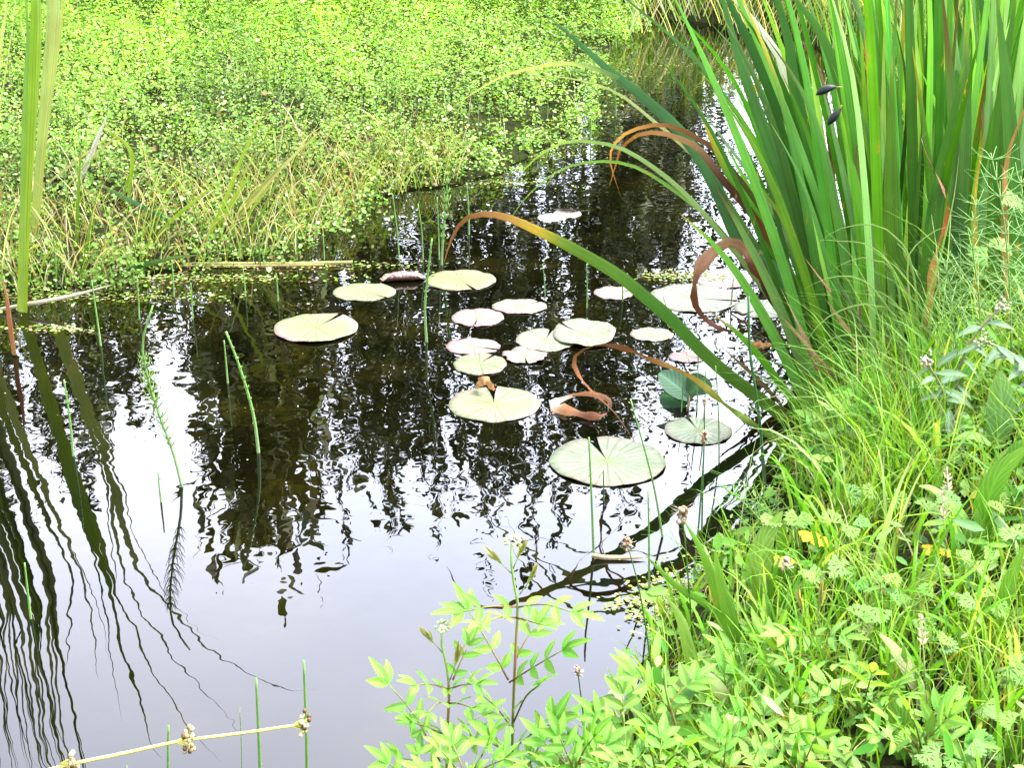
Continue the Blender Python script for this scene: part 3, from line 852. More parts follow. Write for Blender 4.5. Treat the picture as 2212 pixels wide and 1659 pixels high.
def hand(pix, w, c=IRIS[1], tip=None, tf=.8, Y0=None, dy=0.0, z0=0.0, **k):
    """a blade traced root first; Y0 its distance at the root, dy how far the tip leans away"""
    base = G(pix[0][0], pix[0][1], z0) if Y0 is None else P(pix[0][0], pix[0][1], Y0)
    pts = [base]; n = len(pix)
    for i in range(1, n):
        pts.append(P(pix[i][0], pix[i][1], base.y + dy * (i / (n - 1)) ** 1.3))
    d = dict(pts=pts, w=w * pxm(base), cols=iris_cols(c, tip, tf)); d.update(k)
    return d
brown = dict(mat=M_dead)
iris_plant('outermost iris whose broad blade arches far over the lily pads to a withered tip', [
    hand([(1705, 912), (1639, 859), (1572, 809), (1505, 748), (1450, 690), (1390, 638), (1330, 590), (1228, 531), (1161, 498), (1094, 469), (1044, 462), (1003, 474), (976, 514), (958, 572)], 27, IRIS[3], BRN, .72, n=34, t0=1.0,
         cols=[(0, (.10, .2, .03)), (.4, (.05, .16, .02)), (.66, (.10, .2, .02)), (.72, (.4, .3, .03)), (.8, (.3, .16, .05)), (.9, (.14, .06, .02)), (1, (.24, .11, .05))]),
    hand([(1752, 960), (1723, 886), (1690, 836), (1639, 768), (1589, 715), (1560, 694), (1530, 668)], 17, IRIS[1], TAN, .8, n=18),
    hand([(1760, 1025), (1706, 972), (1639, 925), (1565, 873), (1515, 829), (1471, 802), (1413, 779), (1346, 752), (1296, 745), (1255, 758), (1239, 779), (1249, 809), (1279, 846), (1329, 893), (1372, 957)], 13, n=40, t0=1,
         cols=[(0, (.1, .22, .03)), (.3, (.2, .3, .04)), (.42, (.42, .28, .05)), (.5, (.3, .15, .05)), (.6, (.12, .05, .015)), (.75, (.24, .1, .04)), (1, (.08, .03, .012))], twist=.9, mat=M_dead)])
iris_plant('leaning iris with a thick rust brown blade curled into a hook over the water', [
    hand([(1775, 905), (1735, 800), (1700, 700), (1660, 615), (1612, 545), (1582, 522), (1548, 538), (1515, 572), (1501, 611), (1500, 651), (1515, 680), (1545, 705), (1582, 716), (1622, 715)], 27, n=34, t0=.9, Y0=3.75, twist=.25,
         cols=[(0, (.06, .15, .02)), (.3, (.1, .14, .02)), (.4, (.04, .012, .004)), (.5, (.16, .06, .02)), (.6, (.42, .25, .15)), (.7, (.34, .17, .09)), (.78, (.14, .05, .02)), (1, (.04, .012, .005))], mat=M_dead,
         prof=lambda t: .55 + .55 * math.sin(math.pi * min(1, t * 1.05)) ** 2 if t < .7 else max(.05, .75 * (1 - (t - .7) / .3) + .08)),
    hand([(1770, 900), (1730, 790), (1690, 690), (1630, 600), (1560, 500), (1482, 430), (1380, 363), (1296, 348), (1212, 366), (1138, 424), (1091, 491)], 9, (.12, .26, .07), dy=.3, n=30, twist=.4),
    hand([(1780, 905), (1760, 820), (1700, 700), (1600, 560), (1482, 420), (1363, 330), (1279, 306), (1212, 309), (1144, 353), (1101, 417)], 11, (.2, .32, .10), dy=.35, n=30),
    hand([(1765, 900), (1720, 760), (1690, 640), (1655, 560), (1605, 538), (1538, 387), (1471, 286), (1380, 202), (1312, 148), (1245, 87), (1161, 14)], 30, (.04, .13, .03), dy=.8, n=26, t0=.6)])
iris_plant('iris with twin rusty tips drooping over the channel water', [
    hand([(1790, 905), (1762, 800), (1722, 640), (1686, 555), (1660, 514), (1612, 447), (1555, 380), (1515, 326), (1482, 305), (1430, 287), (1380, 290), (1343, 319), (1331, 353), (1316, 403)], 17, n=32, t0=.9, Y0=3.8, dy=.3,
         cols=[(0, (.05, .14, .02)), (.3, (.05, .14, .02)), (.42, (.14, .06, .015)), (.6, (.04, .014, .005)), (.75, (.32, .18, .08)), (.88, (.14, .06, .02)), (1, (.28, .13, .06))]),
    hand([(1795, 905), (1755, 740), (1700, 600), (1640, 450), (1555, 336), (1515, 303), (1437, 269), (1363, 282), (1326, 313), (1319, 353), (1343, 430)], 13, n=32, t0=.9, Y0=3.85, dy=.4,
         cols=[(0, (.05, .14, .02)), (.4, (.05, .14, .02)), (.55, (.08, .04, .012)), (.72, (.2, .09, .03)), (.8, (.34, .2, .09)), (1, (.16, .06, .025))]),
    hand([(1785, 900), (1740, 770), (1690, 640), (1610, 500), (1540, 380), (1454, 296), (1413, 262), (1329, 198), (1228, 168), (1111, 165)], 9, (.3, .38, .14), Y0=3.8, dy=.8, n=28),
    hand([(1785, 900), (1735, 700), (1640, 540), (1560, 420), (1480, 300), (1380, 198), (1279, 145), (1195, 138), (1077, 168), (976, 232)], 13, (.16, .28, .05), Y0=3.8, dy=.9, n=28,
         cols=[(0, (.05, .14, .03)), (.6, (.08, .2, .02)), (.75, (.3, .38, .14)), (1, (.34, .38, .16))])])
iris_plant('iris with a yellow edged blade ending in a point at the channel edge', [
    hand([(1800, 905), (1760, 760), (1715, 620), (1640, 480), (1560, 350), (1505, 222)], 28, IRIS[1], (.4, .3, .02), .78, Y0=3.8, dy=.2, n=20),
    hand([(1800, 905), (1770, 740), (1720, 560), (1650, 420), (1570, 310), (1520, 240)], 13, (.16, .28, .12), Y0=3.9, dy=.4, n=20),
    hand([(1810, 905), (1780, 760), (1735, 580), (1690, 470), (1645, 410), (1636, 370), (1652, 340)], 15, (.2, .32, .06), TAN, .88, Y0=3.65, dy=0, n=20),
    hand([(1805, 905), (1755, 780), (1700, 560), (1640, 330), (1560, 200), (1482, 107), (1356, 0), (1260, -70)], 11, (.05, .15, .03), Y0=3.85, dy=.7, n=24),
    hand([(1820, 905), (1770, 720), (1720, 504), (1686, 387), (1659, 303), (1622, 202), (1589, 100), (1562, 0), (1535, -110)], 30, (.055, .17, .04), Y0=3.75, dy=.1, n=22)])
iris_plant('iris with broad dark blades and one blade with a painted white sheen slanting to the upper left', [
    hand([(1830, 905), (1800, 700), (1750, 471), (1716, 336), (1679, 229), (1632, 118), (1582, 17), (1530, -90)], 36, (.025, .10, .015), Y0=3.8, dy=.1, n=22),
    hand([(1850, 905), (1800, 600), (1750, 350), (1720, 250), (1686, 128), (1659, 84), (1592, 0), (1520, -70)], 26, (.42, .48, .36), Y0=4.0, dy=.3, n=22),  # bright highlight on this blade is painted in as a whitish leaf colour
    hand([(1850, 905), (1815, 660), (1774, 454), (1740, 303), (1713, 168), (1703, 84), (1676, -10), (1650, -120)], 34, (.04, .14, .03), Y0=3.7, dy=0, n=22),
    hand([(1860, 905), (1880, 560), (1861, 370), (1844, 286), (1824, 202), (1794, 118), (1760, 50), (1716, -5), (1660, -70)], 34, (.05, .16, .02), Y0=3.8, dy=.1, n=22),
    hand([(1845, 905), (1800, 640), (1730, 300), (1660, 120), (1600, 10)], 22, (.10, .24, .07), Y0=3.95, dy=.2, n=20),
    hand([(1840, 905), (1820, 600), (1800, 380), (1770, 150), (1706, 66), (1712, 80)], 15, TAN, BRN, .4, Y0=4.1, dy=.2, n=20, mat=M_dead)])
# the body of the stand: many fans
def fan(i, bx, by, Y0, n, spread, lean, hh, label):
    r = random.Random(100 + i)
    b = P(bx, by, Y0); zg = max(gz1(b.x, b.y), -0.05)
    base = Vector((b.x, b.y, zg))
    bl = []
    for k in range(n):
        f = (k / max(1, n - 1) - .5) * 2
        h = hh * r.uniform(.62, 1.12) * (1 - .16 * abs(f))
        a = lean + f * spread + r.gauss(0, .04)              # lean angle sideways
        back = r.gauss(0.04, .09)
        root = base + Vector((f * .035 + r.gauss(0, .012), r.gauss(0, .03), 0))
        pts = []
        bend = r.choice((0, 0, 0, .25, .5)) * (1 if a > 0 else -1)
        X = Z = 0.0; S = 8
        for s in range(S + 1):
            t = s / S
            pts.append(root + Vector((X, back * Z, Z)))
            an = a * (.7 + .7 * t) + bend * max(0, t - .6) * 2.5
            X += math.sin(an) * h / S; Z += math.cos(an) * h / S
        c = r.choice(IRIS); kk = r.uniform(.35, 1.45); c = tuple(x * kk * r.uniform(.92, 1.08) for x in c)
        u = r.random(); tip = None; tf = .9
        if u < .07: tip = YEL; tf = r.uniform(.7, .9)
        elif u < .17: tip = BRN; tf = r.uniform(.7, .9)
        w = r.uniform(.013, .030)
        if u > .955: bl.append(dict(pts=pts[:7], w=w * .6, cols=[(0, (.2, .1, .03)), (1, TAN)], mat=M_dead, yaw=r.gauss(0, .5), twist=r.uniform(1, 3)))
        else: bl.append(dict(pts=pts, w=w, cols=iris_cols(c, tip, tf), yaw=r.gauss(0, .4), twist=r.gauss(0, .35), n=14))
    for k in range(3):                                       # withered sheaths round the foot
        root = base + Vector((r.gauss(0, .05), r.gauss(-.03, .03), 0)); hh2 = r.uniform(.18, .45); a = lean + r.gauss(0, .25)
        bl.append(dict(pts=[root, root + Vector((a * hh2 * .5, -.02, hh2 * .5)), root + Vector((a * hh2 * 1.2, -.05, hh2))], w=r.uniform(.012, .022), n=9, cols=[(0, (.06, .03, .012)), (1, (r.uniform(.12, .3), r.uniform(.12, .22), .07))], mat=M_dead, yaw=r.gauss(0, .6)))
    iris_plant(label, bl)
stand_label = 'upright green iris fan inside the dense stand on the right bank'
fans = []
for i in range(50):
    u = (i % 14) / 13.0
    row = i // 14
    bx = 1800 + u * (430 if row < 2 else 480) + random.uniform(-14, 14)
    by = 900 - 40 * row + random.uniform(-10, 10)
    Y0 = 3.55 + row * 0.42 + u * .35 + random.uniform(-.12, .12)
    lean = -0.31 + 0.33 * min(1, u * 2.0) + random.uniform(-.06, .06)
    fans.append((i, bx, by, Y0, 6 if row else 7, .09 + .05 * random.random(), lean, 1.5 if u > .08 else 1.35))
for f in fans: fan(*f, stand_label)
# blades whose tips end inside the picture
iris_plant('iris with light green sword tips standing in front of the dense stand', [
    hand([(2035, 800), (1995, 640), (1935, 560), (1925, 400), (1927, 120)], 34, (.08, .2, .02), (.3, .34, .08), .93, Y0=3.5, n=18),
    hand([(1950, 830), (1890, 600), (1870, 420), (1858, 380), (1848, 330), (1866, 286)], 20, (.12, .24, .05), BRN, .78, Y0=3.45, n=18),
    hand([(2000, 800), (2015, 500), (2050, 300), (2083, 137)], 38, (.05, .16, .02), Y0=3.45, n=16),
    hand([(2040, 780), (2070, 500), (2085, 250), (2085, 30)], 36, (.07, .18, .04), (.34, .36, .06), .9, Y0=3.5, n=16),
    hand([(1990, 800), (2020, 560), (2045, 480), (2042, 420), (2000, 330), (1990, 290), (2004, 280)], 17, TAN, TAN, .8, Y0=3.4, n=20, mat=M_dead, twist=2.2,
         cols=[(0, (.2, .2, .03)), (.35, (.42, .24, .05)), (.6, (.35, .1, .03)), (.75, (.16, .05, .03)), (1, (.45, .3, .2))]),
    hand([(2120, 780), (2105, 520), (2108, 400), (2122, 310), (2118, 226)], 12, YEL, BRN, .8, Y0=3.45, n=16, mat=M_dead)])
iris_plant('bright iris at the right picture edge with a brown streaked blade', [
    hand([(2200, 800), (2195, 500), (2180, 250), (2150, -40)], 36, (.06, .18, .03), Y0=3.4, n=14),
    hand([(2160, 800), (2150, 450), (2165, 200), (2200, -40)], 34, (.05, .15, .02), Y0=3.45, n=14),
    hand([(2180, 820), (2170, 400), (2190, 300), (2215, 230), (2240, 180)], 15, (.3, .16, .04), Y0=3.35, n=14, mat=M_dead),
    hand([(2110, 820), (2062, 420), (2062, 300), (2048, 120), (2035, -30)], 30, (.08, .2, .04), BRN, .75, Y0=3.5, n=14)])
# the broken pale stub and the dark oval pods
b = P(1885, 800, 3.7); rt = thing('dead_iris_stump', 'broken dark stump with a pale torn top among the iris bases', 'stump', (b.x, b.y, b.z))
mb = MB(); tube(mb, [P(1890, 860, 3.6), P(1893, 720, 3.6), P(1885, 640, 3.6), P(1884, 608, 3.6)], .014, .012, n=8, cols=[(0, (.02, .012, .006)), (.7, (.03, .015, .008))]); mb.build('stem', M_stem, rt)
mb = MB(); tube(mb, [P(1885, 616, 3.595), P(1882, 600, 3.59), P(1892, 584, 3.58), P(1901, 592, 3.58)], .017, .008, n=8, cols=[(0, (.5, .36, .22)), (1, (.4, .25, .12))]); mb.build('torn_top', M_dead, rt)
for (pts, lab) in (([(1819, 187), (1806, 187), (1790, 190), (1772, 198), (1763, 205)], 'dark oval seed pod held level on a thin yellow stalk'),
                   ([(1818, 226), (1816, 234), (1808, 244), (1797, 258), (1787, 270)], 'dark pointed seed pod slanting down below the level one')):
    Y = 3.55; q = [P(x, y, Y) for x, y in pts]
    rt = thing('seed_pod', lab, 'seed pod', q[2])
    mb = MB(); c = cr_spline(q[1:], 10)
    V = []; F = []; sd_ = 8
    T = nrm(np.gradient(c, axis=0))
    for i in range(10):
        rr = .0105 * math.sin(math.pi * min(.985, max(.04, i / 9))) ** .7
        a = nrm(np.cross(T[i], [0, -1, 0.1])); bb = np.cross(T[i], a)
        for k in range(sd_): V.append(c[i] + a * rr * math.cos(k * 2 * math.pi / sd_) + bb * rr * .8 * math.sin(k * 2 * math.pi / sd_))
    for i in range(9):
        for k in range(sd_): F.append([i * sd_ + k, i * sd_ + (k + 1) % sd_, (i + 1) * sd_ + (k + 1) % sd_, (i + 1) * sd_ + k])
    mb.add(V, F, (0.008, 0.014, 0.010)); mb.build('pod', M_stem, rt, smooth=True)
    mb = MB(); tube(mb, [q[1], q[0]], .0015, n=3, cols=[(0, (.3, .3, .05))]); mb.build('stalk', M_stem, rt)

# ------------------------------------------------------------------ tall reeds at the left edge
def reed_plant(label, blades):
    b = blades[0]['pts'][0]
    rt = thing('tall_reed', label, 'reed', (b[0], b[1], 0), 'tall reeds at the left picture edge')
    for q in blades:
        mb = MB(); ribbon(mb, q['pts'], q['w'], n=22, yaw=q.get('yaw', 0), twist=q.get('twist', 0), cols=q['cols'], keel=.05, prof=lambda t: (1 - .6 * min(1, max(0, t - .42) / .2)) * (1 - t ** 5))
        mb.build('leaf', M_blade, rt)
def rb(pix, mir, Y, w, c, c2=None, **k):
    pts = [P(x, y, Y) for x, y in pix] + [MIR(x, y, Y + .02) for x, y in mir]
    pts[0].z = max(pts[0].z, -.02) if abs(pts[0].z) < .1 else pts[0].z
    c2 = c2 or c
    d = dict(pts=pts, w=w * pxm(pts[0]), cols=[(0, lerp(c, (.3, .35, .05), .4)), (.5, c), (1, c2)]); d.update(k); return d
RG = (0.18, 0.34, 0.035); RP = (0.36, 0.46, 0.18); RD = (.05, .15, .02)
YR = 4.62
reed_plant('tallest reed at the left edge, yellow green with its foot in the water', [
    rb([(48, 674), (52, 500), (60, 300), (68, 120), (74, 5)], [(262, 1400), (290, 1480), (325, 1590), (352, 1640)], YR, 22, RG),
    rb([(50, 674), (58, 470), (72, 250), (84, 60)], [(255, 1300), (292, 1345), (320, 1430), (400, 1560), (470, 1650)], YR + .05, 15, (.24, .4, .07)),
    rb([(46, 674), (48, 520), (50, 350), (55, 200), (60, 60)], [(222, 1300), (240, 1420), (262, 1560)], YR - .05, 11, (.14, .3, .06))])
Y2 = 5.3
reed_plant('reed with pale cream striped blades right behind the tallest one', [
    rb([(72, 545), (88, 350), (108, 170), (122, 10)], [(266, 1130), (300, 1230), (350, 1300), (430, 1385), (505, 1430), (560, 1480), (640, 1495), (690, 1492)], Y2, 17, RP),
    rb([(70, 545), (84, 380), (102, 200), (114, 20)], [(250, 1130), (270, 1250), (320, 1340), (400, 1450), (455, 1530), (530, 1590)], Y2 + .03, 12, RP, (.2, .3, .08)),
    rb([(74, 545), (94, 330), (118, 150), (136, 10)], [(290, 1150), (345, 1270), (420, 1360), (470, 1380)], Y2 + .06, 8, (.4, .48, .16)),
    rb([(68, 545), (80, 380), (94, 200), (104, 20)], [(235, 1100), (245, 1200), (250, 1300)], Y2 - .03, 13, (.3, .42, .14))])
reed_plant('reed leaning out of the picture at the upper left corner', [
    rb([(-45, 690), (-30, 400), (0, 110), (14, 5)], [(200, 1350), (215, 1480)], YR, 16, (.42, .5, .22)),
    rb([(-60, 690), (-50, 350), (-25, 120), (-12, 10)], [(150, 1350), (140, 1460)], YR, 18, (.2, .3, .09)),
    rb([(-40, 690), (-30, 420), (5, 200), (32, 20)], [(215, 1330), (238, 1440)], YR - .1, 7, (.4, .48, .2))])
for k in range(5):
    x0 = -85 - k * 34; yy = YR - .05 - (k % 3) * .12
    r = random.Random(k)
    bl = []
    for j in range(5):
        x = x0 + r.uniform(-16, 16); e = r.uniform(-10, 40)
        t1 = 1106 + (x + e * .3 - 1106) * .85
        bl.append(rb([(x, 690), (x + e * .1, 350), (x + e * .3, 0)], [(t1 + e * .4 + 6, 1400), (t1 + e + 22, 1540), (t1 + e * 1.6 + 45, 1720 + r.uniform(-60, 90))], yy, r.uniform(9, 17), r.choice((RG, RD, RP))))
    reed_plant('green reed crowding the left edge just outside the tallest reed', bl)

def single_blades(name, label, cat, lst, mat=M_blade, keel=.12, group=None):
    b = lst[0][0][0]; b0 = G(b[0], b[1])
    rt = thing(name, label, cat, (b0.x, b0.y, 0), group)
    for (pix, w, c, h0, *ex) in lst:
        Y = G(pix[0][0], pix[0][1], h0).y; dy = ex[0] if ex else 0
        n = len(pix)
        pts = [P(x, y, Y + dy * i / (n - 1)) for i, (x, y) in enumerate(pix)]
        for q in pts: q.z = max(q.z, .006)
        mb = MB(); ribbon(mb, pts, w * pxm(pts[0]), n=16, cols=[(0, lerp(c, (.12, .2, .03), .3)), (.4, c), (1, lerp(c, (.45, .4, .15), .25))], keel=keel, taper0=.9)
        mb.build('leaf', mat, rt)
    return rt
LM = (.22, .36, .03); LD = (.05, .16, .03); WH = (.62, .58, .5)
single_blades('sedge_tuft', 'lime green sedge blades fanning right from the edge of the cress bank', 'sedge', [
    ([(454, 520), (500, 440), (548, 363)], 12, LM, .02), ([(434, 540), (480, 450), (524, 336), (582, 215)], 8, LM, .02), ([(474, 512), (551, 417), (629, 336)], 8, (.25, .32, .08), .02),
    ([(462, 512), (540, 440), (610, 360), (682, 292)], 8, (.42, .42, .18), .02), ([(319, 540), (370, 477), (474, 390)], 9, LM, .02), ([(404, 495), (470, 465), (560, 420), (620, 398)], 6, LD, .02),
    ([(230, 505), (330, 455), (400, 440)], 6, (.3, .38, .06), .02), ([(500, 520), (545, 450), (600, 380)], 6, LM, .02), ([(520, 540), (560, 470), (620, 350)], 5, (.1, .22, .03), .02)])
single_blades('sedge_tuft', 'sedge with blades bent over left of the lime green fan', 'sedge', [
    ([(277, 437), (285, 340), (262, 300), (245, 290), (215, 250)], 8, LM, .1), ([(262, 430), (285, 360), (282, 320), (240, 290)], 6, LM, .1), ([(130, 420), (200, 340), (262, 278), (278, 200)], 5, (.35, .38, .15), .1),
    ([(60, 430), (160, 350), (250, 285)], 5, (.4, .38, .2), .1)])
single_blades('green_stem', 'upright green stem with a cut top standing in the cress bank', 'stem', [([(165, 556), (168, 440), (175, 309)], 8, (.1, .22, .02), .02)])
single_blades('green_stem', 'short thick green stem right of the taller cut stem', 'stem', [([(186, 556), (194, 500), (204, 437)], 9, (.09, .22, .02), .02)])
single_blades('dead_stalk', 'bleached white stalk leaning in the cress beside the tall reeds', 'dead stalk', [([(150, 440), (168, 395), (190, 350), (210, 300), (234, 244)], 12, WH, .03)], M_dead, .4)
single_blades('fallen_blade', 'long dark green blade lying diagonally across the cress', 'fallen blade', [([(403, 491), (340, 462), (269, 427), (185, 380)], 11, (.05, .16, .06), .05)])
single_blades('fallen_blade', 'pale blade lying across the foot of the tall reeds', 'fallen blade', [([(0, 316), (60, 330), (101, 350), (178, 380)], 9, (.4, .46, .3), .12)])
single_blades('fallen_blade', 'dark green blade lying on the water edge with a bent end', 'fallen blade', [([(200, 607), (240, 598), (300, 576), (370, 558), (445, 548)], 10, (.03, .12, .02), .02)])
single_blades('straw_stalk', 'long straw stem floating along the edge of the cress bank', 'floating stem', [([(762, 566), (640, 570), (560, 574), (440, 585), (320, 597), (250, 603)], 8, (.45, .44, .15), .012)], M_dead, .4)
single_blades('straw_stalk', 'second straw stem floating just below the long one', 'floating stem', [([(700, 572), (560, 582), (400, 593), (230, 608)], 6, (.42, .3, .12), .01)], M_dead, .4)
single_blades('straw_stalk', 'pale rotten stem lying on the water at the foot of the tall reed', 'floating stem', [([(0, 668), (70, 655), (150, 640), (250, 613)], 9, (.5, .45, .3), .01)], M_dead, .4)
single_blades('fallen_blade', 'yellow green blade lying level over the dark water right of the sedge', 'fallen blade', [([(530, 492), (585, 489), (660, 491), (740, 493)], 8, (.4, .44, .06), .03)], M_dead, .3)
single_blades('fallen_blade', 'thin yellow blade sloping over the water above the level one', 'fallen blade', [([(560, 472), (640, 458), (700, 445), (750, 434)], 7, (.3, .38, .06), .03)], M_dead, .3)
single_blades('dead_stalk', 'rusty red dead stalk standing in the water at the left edge', 'dead stalk', [([(32, 770), (24, 720), (14, 640), (4, 600)], 11, (.28, .1, .04), 0)], M_dead, .3)
single_blades('straw_stalk', 'pale split stem lying on the water beside the near bank', 'floating stem', [([(1278, 1200), (1310, 1218), (1350, 1240), (1395, 1262)], 12, (.55, .42, .28), .012)], M_dead, .35)

# ------------------------------------------------------------------ horsetails and rushes standing in the water
HG = (.12, .26, .05)
def water_stem(label, pix, w=6, whorls=None, col=HG, cat='horsetail', name='water_horsetail', top=None, Y=None, group='thin stems standing in the pond', z0=0.0):
    b = G(pix[0][0], pix[0][1], z0) if Y is None else P(pix[0][0], pix[0][1], Y)
    pts = [b + Vector((0, 0, -.03))] + [P(x, y, b.y) for x, y in pix[1:]]
    s = pxm(b)
    rt = thing(name, label, cat, (b.x, b.y, max(0, b.z)), group)
    mb = MB(); tube(mb, pts, w * s / 2, w * s * .28, n=14, sides=6, cols=[(0, lerp(col, (.3, .36, .2), .5)), (.5, col), (1, col)]); mb.build('stem', M_stem, rt)
    c = cr_spline(pts, 60)
    if whorls:
        t0, t1, k, ln, per = whorls
        for q in range(k):
            mb = MB()
            t = t0 + (t1 - t0) * q / max(1, k - 1); p = c[min(59, int(t * 59))]; T = nrm(c[min(59, int(t * 59) + 1)] - c[max(0, int(t * 59) - 1)]) if t < .97 else np.array([0, 0, 1.])
            L = ln * s * (1 - .55 * abs(t - (t0 + t1) / 2) / max(.01, (t1 - t0) / 2))
            for j in range(per):
                a = j * 2 * math.pi / per + q
                d = np.array([math.cos(a), math.sin(a), 0.0]) * .75 + np.array([0, 0, .75])
                tube(mb, [p, p + d * L * .55, p + d * L * .85 + np.array([0, 0, L * .35])], .9 * s, .5 * s, n=4, sides=3, cols=[(0, (.2, .34, .06))])
            mb.build('whorl', M_stem, rt)
    if top:
        mb = MB(); p = c[-1]
        for j in range(26):
            a = random.uniform(0, 6.28); z = random.uniform(-1, .8) * top * s * 1.6
            rr = top * s * random.uniform(.3, .9)
            ball(mb, (p[0] + rr * math.cos(a) * .7, p[1] + rr * math.sin(a) * .7, p[2] + z), top * s * .35, random.choice([(.28, .16, .07), (.5, .42, .3), (.16, .08, .03)]), seg=5)
        for j in range(30):
            a = random.uniform(0, 6.28); d = np.array([math.cos(a), math.sin(a), random.uniform(-.3, .5)]) * top * s * 1.7
            q0 = p + np.array([0, 0, random.uniform(-1, .6) * top * s])
            tube(mb, [q0, q0 + d], .3 * s, .2 * s, n=2, sides=3, cols=[(0, (.6, .55, .42))])
        mb.build('flower_head', M_stem, rt)
    return rt
water_stem('knotted green horsetail standing between the pads at the centre', [(922, 738), (918, 660), (926, 580), (933, 515)], 7, (.25, .97, 9, 7, 8))
water_stem('bright horsetail with leafy whorls below the cress bank', [(953, 572), (957, 510), (963, 440), (967, 372)], 6, (.35, .97, 8, 20, 9))
water_stem('straight bare stem leftmost of those below the cress bank', [(863, 562), (858, 500), (848, 418)], 4)
water_stem('bare stem with a slightly curved tip below the cress bank', [(914, 560), (911, 500), (903, 440)], 4)
water_stem('short bare stem just left of the leafy whorled horsetail', [(949, 560), (947, 490), (944, 425)], 4)
water_stem('bare stem right of the leafy whorled horsetail', [(1013, 506), (1012, 450), (1008, 395)], 5)
water_stem('leaning horsetail with short whorls above the leafy tree reflection', [(559, 978), (548, 900), (520, 800), (488, 716)], 8, (.25, .95, 10, 9, 8))
water_stem('short bare stem left of the leaning short whorled horsetail', [(492, 828), (488, 780), (484, 735)], 5)
water_stem('feathery horsetail with long whorls leaning left over the water', [(396, 1052), (375, 980), (345, 900), (318, 810), (308, 740), (330, 660)], 7, (.28, .72, 12, 40, 9))
water_stem('thin pale horsetail at the left beside the reed reflections', [(158, 985), (150, 900), (138, 820)], 6, (.5, .95, 5, 8, 7))
water_stem('thin stem standing in front of the cress bank near the tall reeds', [(218, 746), (210, 690), (198, 605)], 5)
water_stem('small stem poking up beside the feathery horsetail', [(348, 1085), (344, 1050), (341, 1018)], 5)
water_stem('lone small stem inside the dark reed reflections', [(66, 1337), (60, 1280), (53, 1216)], 6)
water_stem('banded green stem in front of the largest nearest pad', [(1284, 1195), (1278, 1080), (1272, 945)], 7, (.05, .95, 10, 3, 6))
water_stem('green stem rising beyond the dark curved blade reflections', [(1403, 1290), (1402, 1180), (1400, 1060)], 6, (.1, .9, 6, 4, 6))
water_stem('slim dark stem crossing the right side of the largest pad', [(1436, 1160), (1410, 1040), (1362, 862)], 6, cat='rush', name='rush')
water_stem('small dark spike in front of the largest pad', [(1305, 1082), (1304, 1050), (1303, 1015)], 4, cat='rush', name='rush', col=(.03, .06, .02))
water_stem('thin stem right of the dull half sunk pad', [(1555, 1000), (1552, 900), (1546, 790)], 4, cat='rush', name='rush')
for q, (x, y, x2, y2, w) in enumerate(((1268, 665, 1267, 570, 4), (1345, 650, 1342, 590, 4), (1578, 660, 1584, 600, 4), (1448, 700, 1432, 640, 3), (1178, 640, 1172, 570, 3), (1505, 890, 1508, 760, 4), (1520, 910, 1524, 800, 4), (1472, 890, 1475, 800, 3))):
    water_stem('thin bare stem standing among the lily pads', [(x, y), ((x + x2) / 2 + 1, (y + y2) / 2), (x2, y2)], w, cat='rush', name='rush')
for q, (x, y, x2, y2) in enumerate(((300, 690, 296, 600), (415, 690, 412, 610), (530, 640, 524, 575), (600, 650, 596, 590), (375, 640, 371, 560), (455, 560, 450, 490), (640, 560, 640, 500), (700, 560, 697, 505), (1290, 240, 1290, 180), (1275, 300, 1277, 250), (1330, 250, 1328, 190), (120, 620, 118, 520), (245, 590, 240, 500), (560, 560, 556, 480))):
    water_stem('thin bare stem standing in front of the cress bank', [(x, y), ((x + x2) / 2 + 1, (y + y2) / 2), (x2, y2)], 4, cat='rush', name='rush')
water_stem('tall dark rush standing upright right of the pads', [(1660, 1180), (1652, 1050), (1639, 890), (1620, 760), (1617, 640)], 9, cat='rush', name='rush', col=(.03, .10, .02), Y=3.1)
# near stems rising from below the picture
water_stem('near green stem rising behind the seed stalk', [(563, 1760), (560, 1620), (553, 1465)], 9, (.1, .9, 5, 3, 6), Y=1.95)
water_stem('tallest near green stem rising right of the seed stalk', [(661, 1760), (662, 1600), (656, 1428)], 9, (.1, .9, 5, 3, 6), Y=1.95)
water_stem('short near stem crossing the middle of the seed stalk', [(362, 1760), (363, 1640), (364, 1568)], 8, (.4, .9, 3, 3, 6), Y=1.95)
water_stem('very thin near stem left of the two tall ones', [(520, 1760), (522, 1640), (518, 1530)], 3, Y=1.95)
water_stem('small near stem tip at the bottom edge', [(275, 1760), (274, 1655)], 4, Y=1.95)
# ribwort heads on wiry stalks along the bank
def head(label, pix, Y, top, w=5): water_stem(label, pix, w, top=top, cat='plantain', name='plantain_stalk', Y=Y, col=(.05, .13, .02), group='plantain stalks on the near bank')
head('fluffy white and brown plantain head over the water', [(1420, 1500), (1400, 1390), (1380, 1270), (1356, 1178)], 2.2, 11)
head('brown plantain head beside the dark blade reflection', [(1500, 1560), (1496, 1400), (1486, 1240), (1474, 1108)], 2.3, 14)
head('small plantain head highest of the three near the raised leaf', [(1516, 1200), (1518, 1050), (1521, 960), (1522, 868)], 3.0, 6)
head('small plantain head under the highest one', [(1500, 1230), (1512, 1100), (1519, 1000), (1521, 942)], 2.8, 9)
head('drooping rusty plantain head in front of the grass', [(1625, 1400), (1700, 1350), (1712, 1290), (1708, 1235), (1697, 1218)], 2.2, 11)
head('plantain head with a thin stalk above the meadowsweet', [(1280, 1659), (1262, 1560), (1248, 1450)], 2.0, 8)
head('spent plantain head at the bottom right', [(1830, 1470 + 20), (1880, 1600), (1888, 1650)], 1.9, 12)

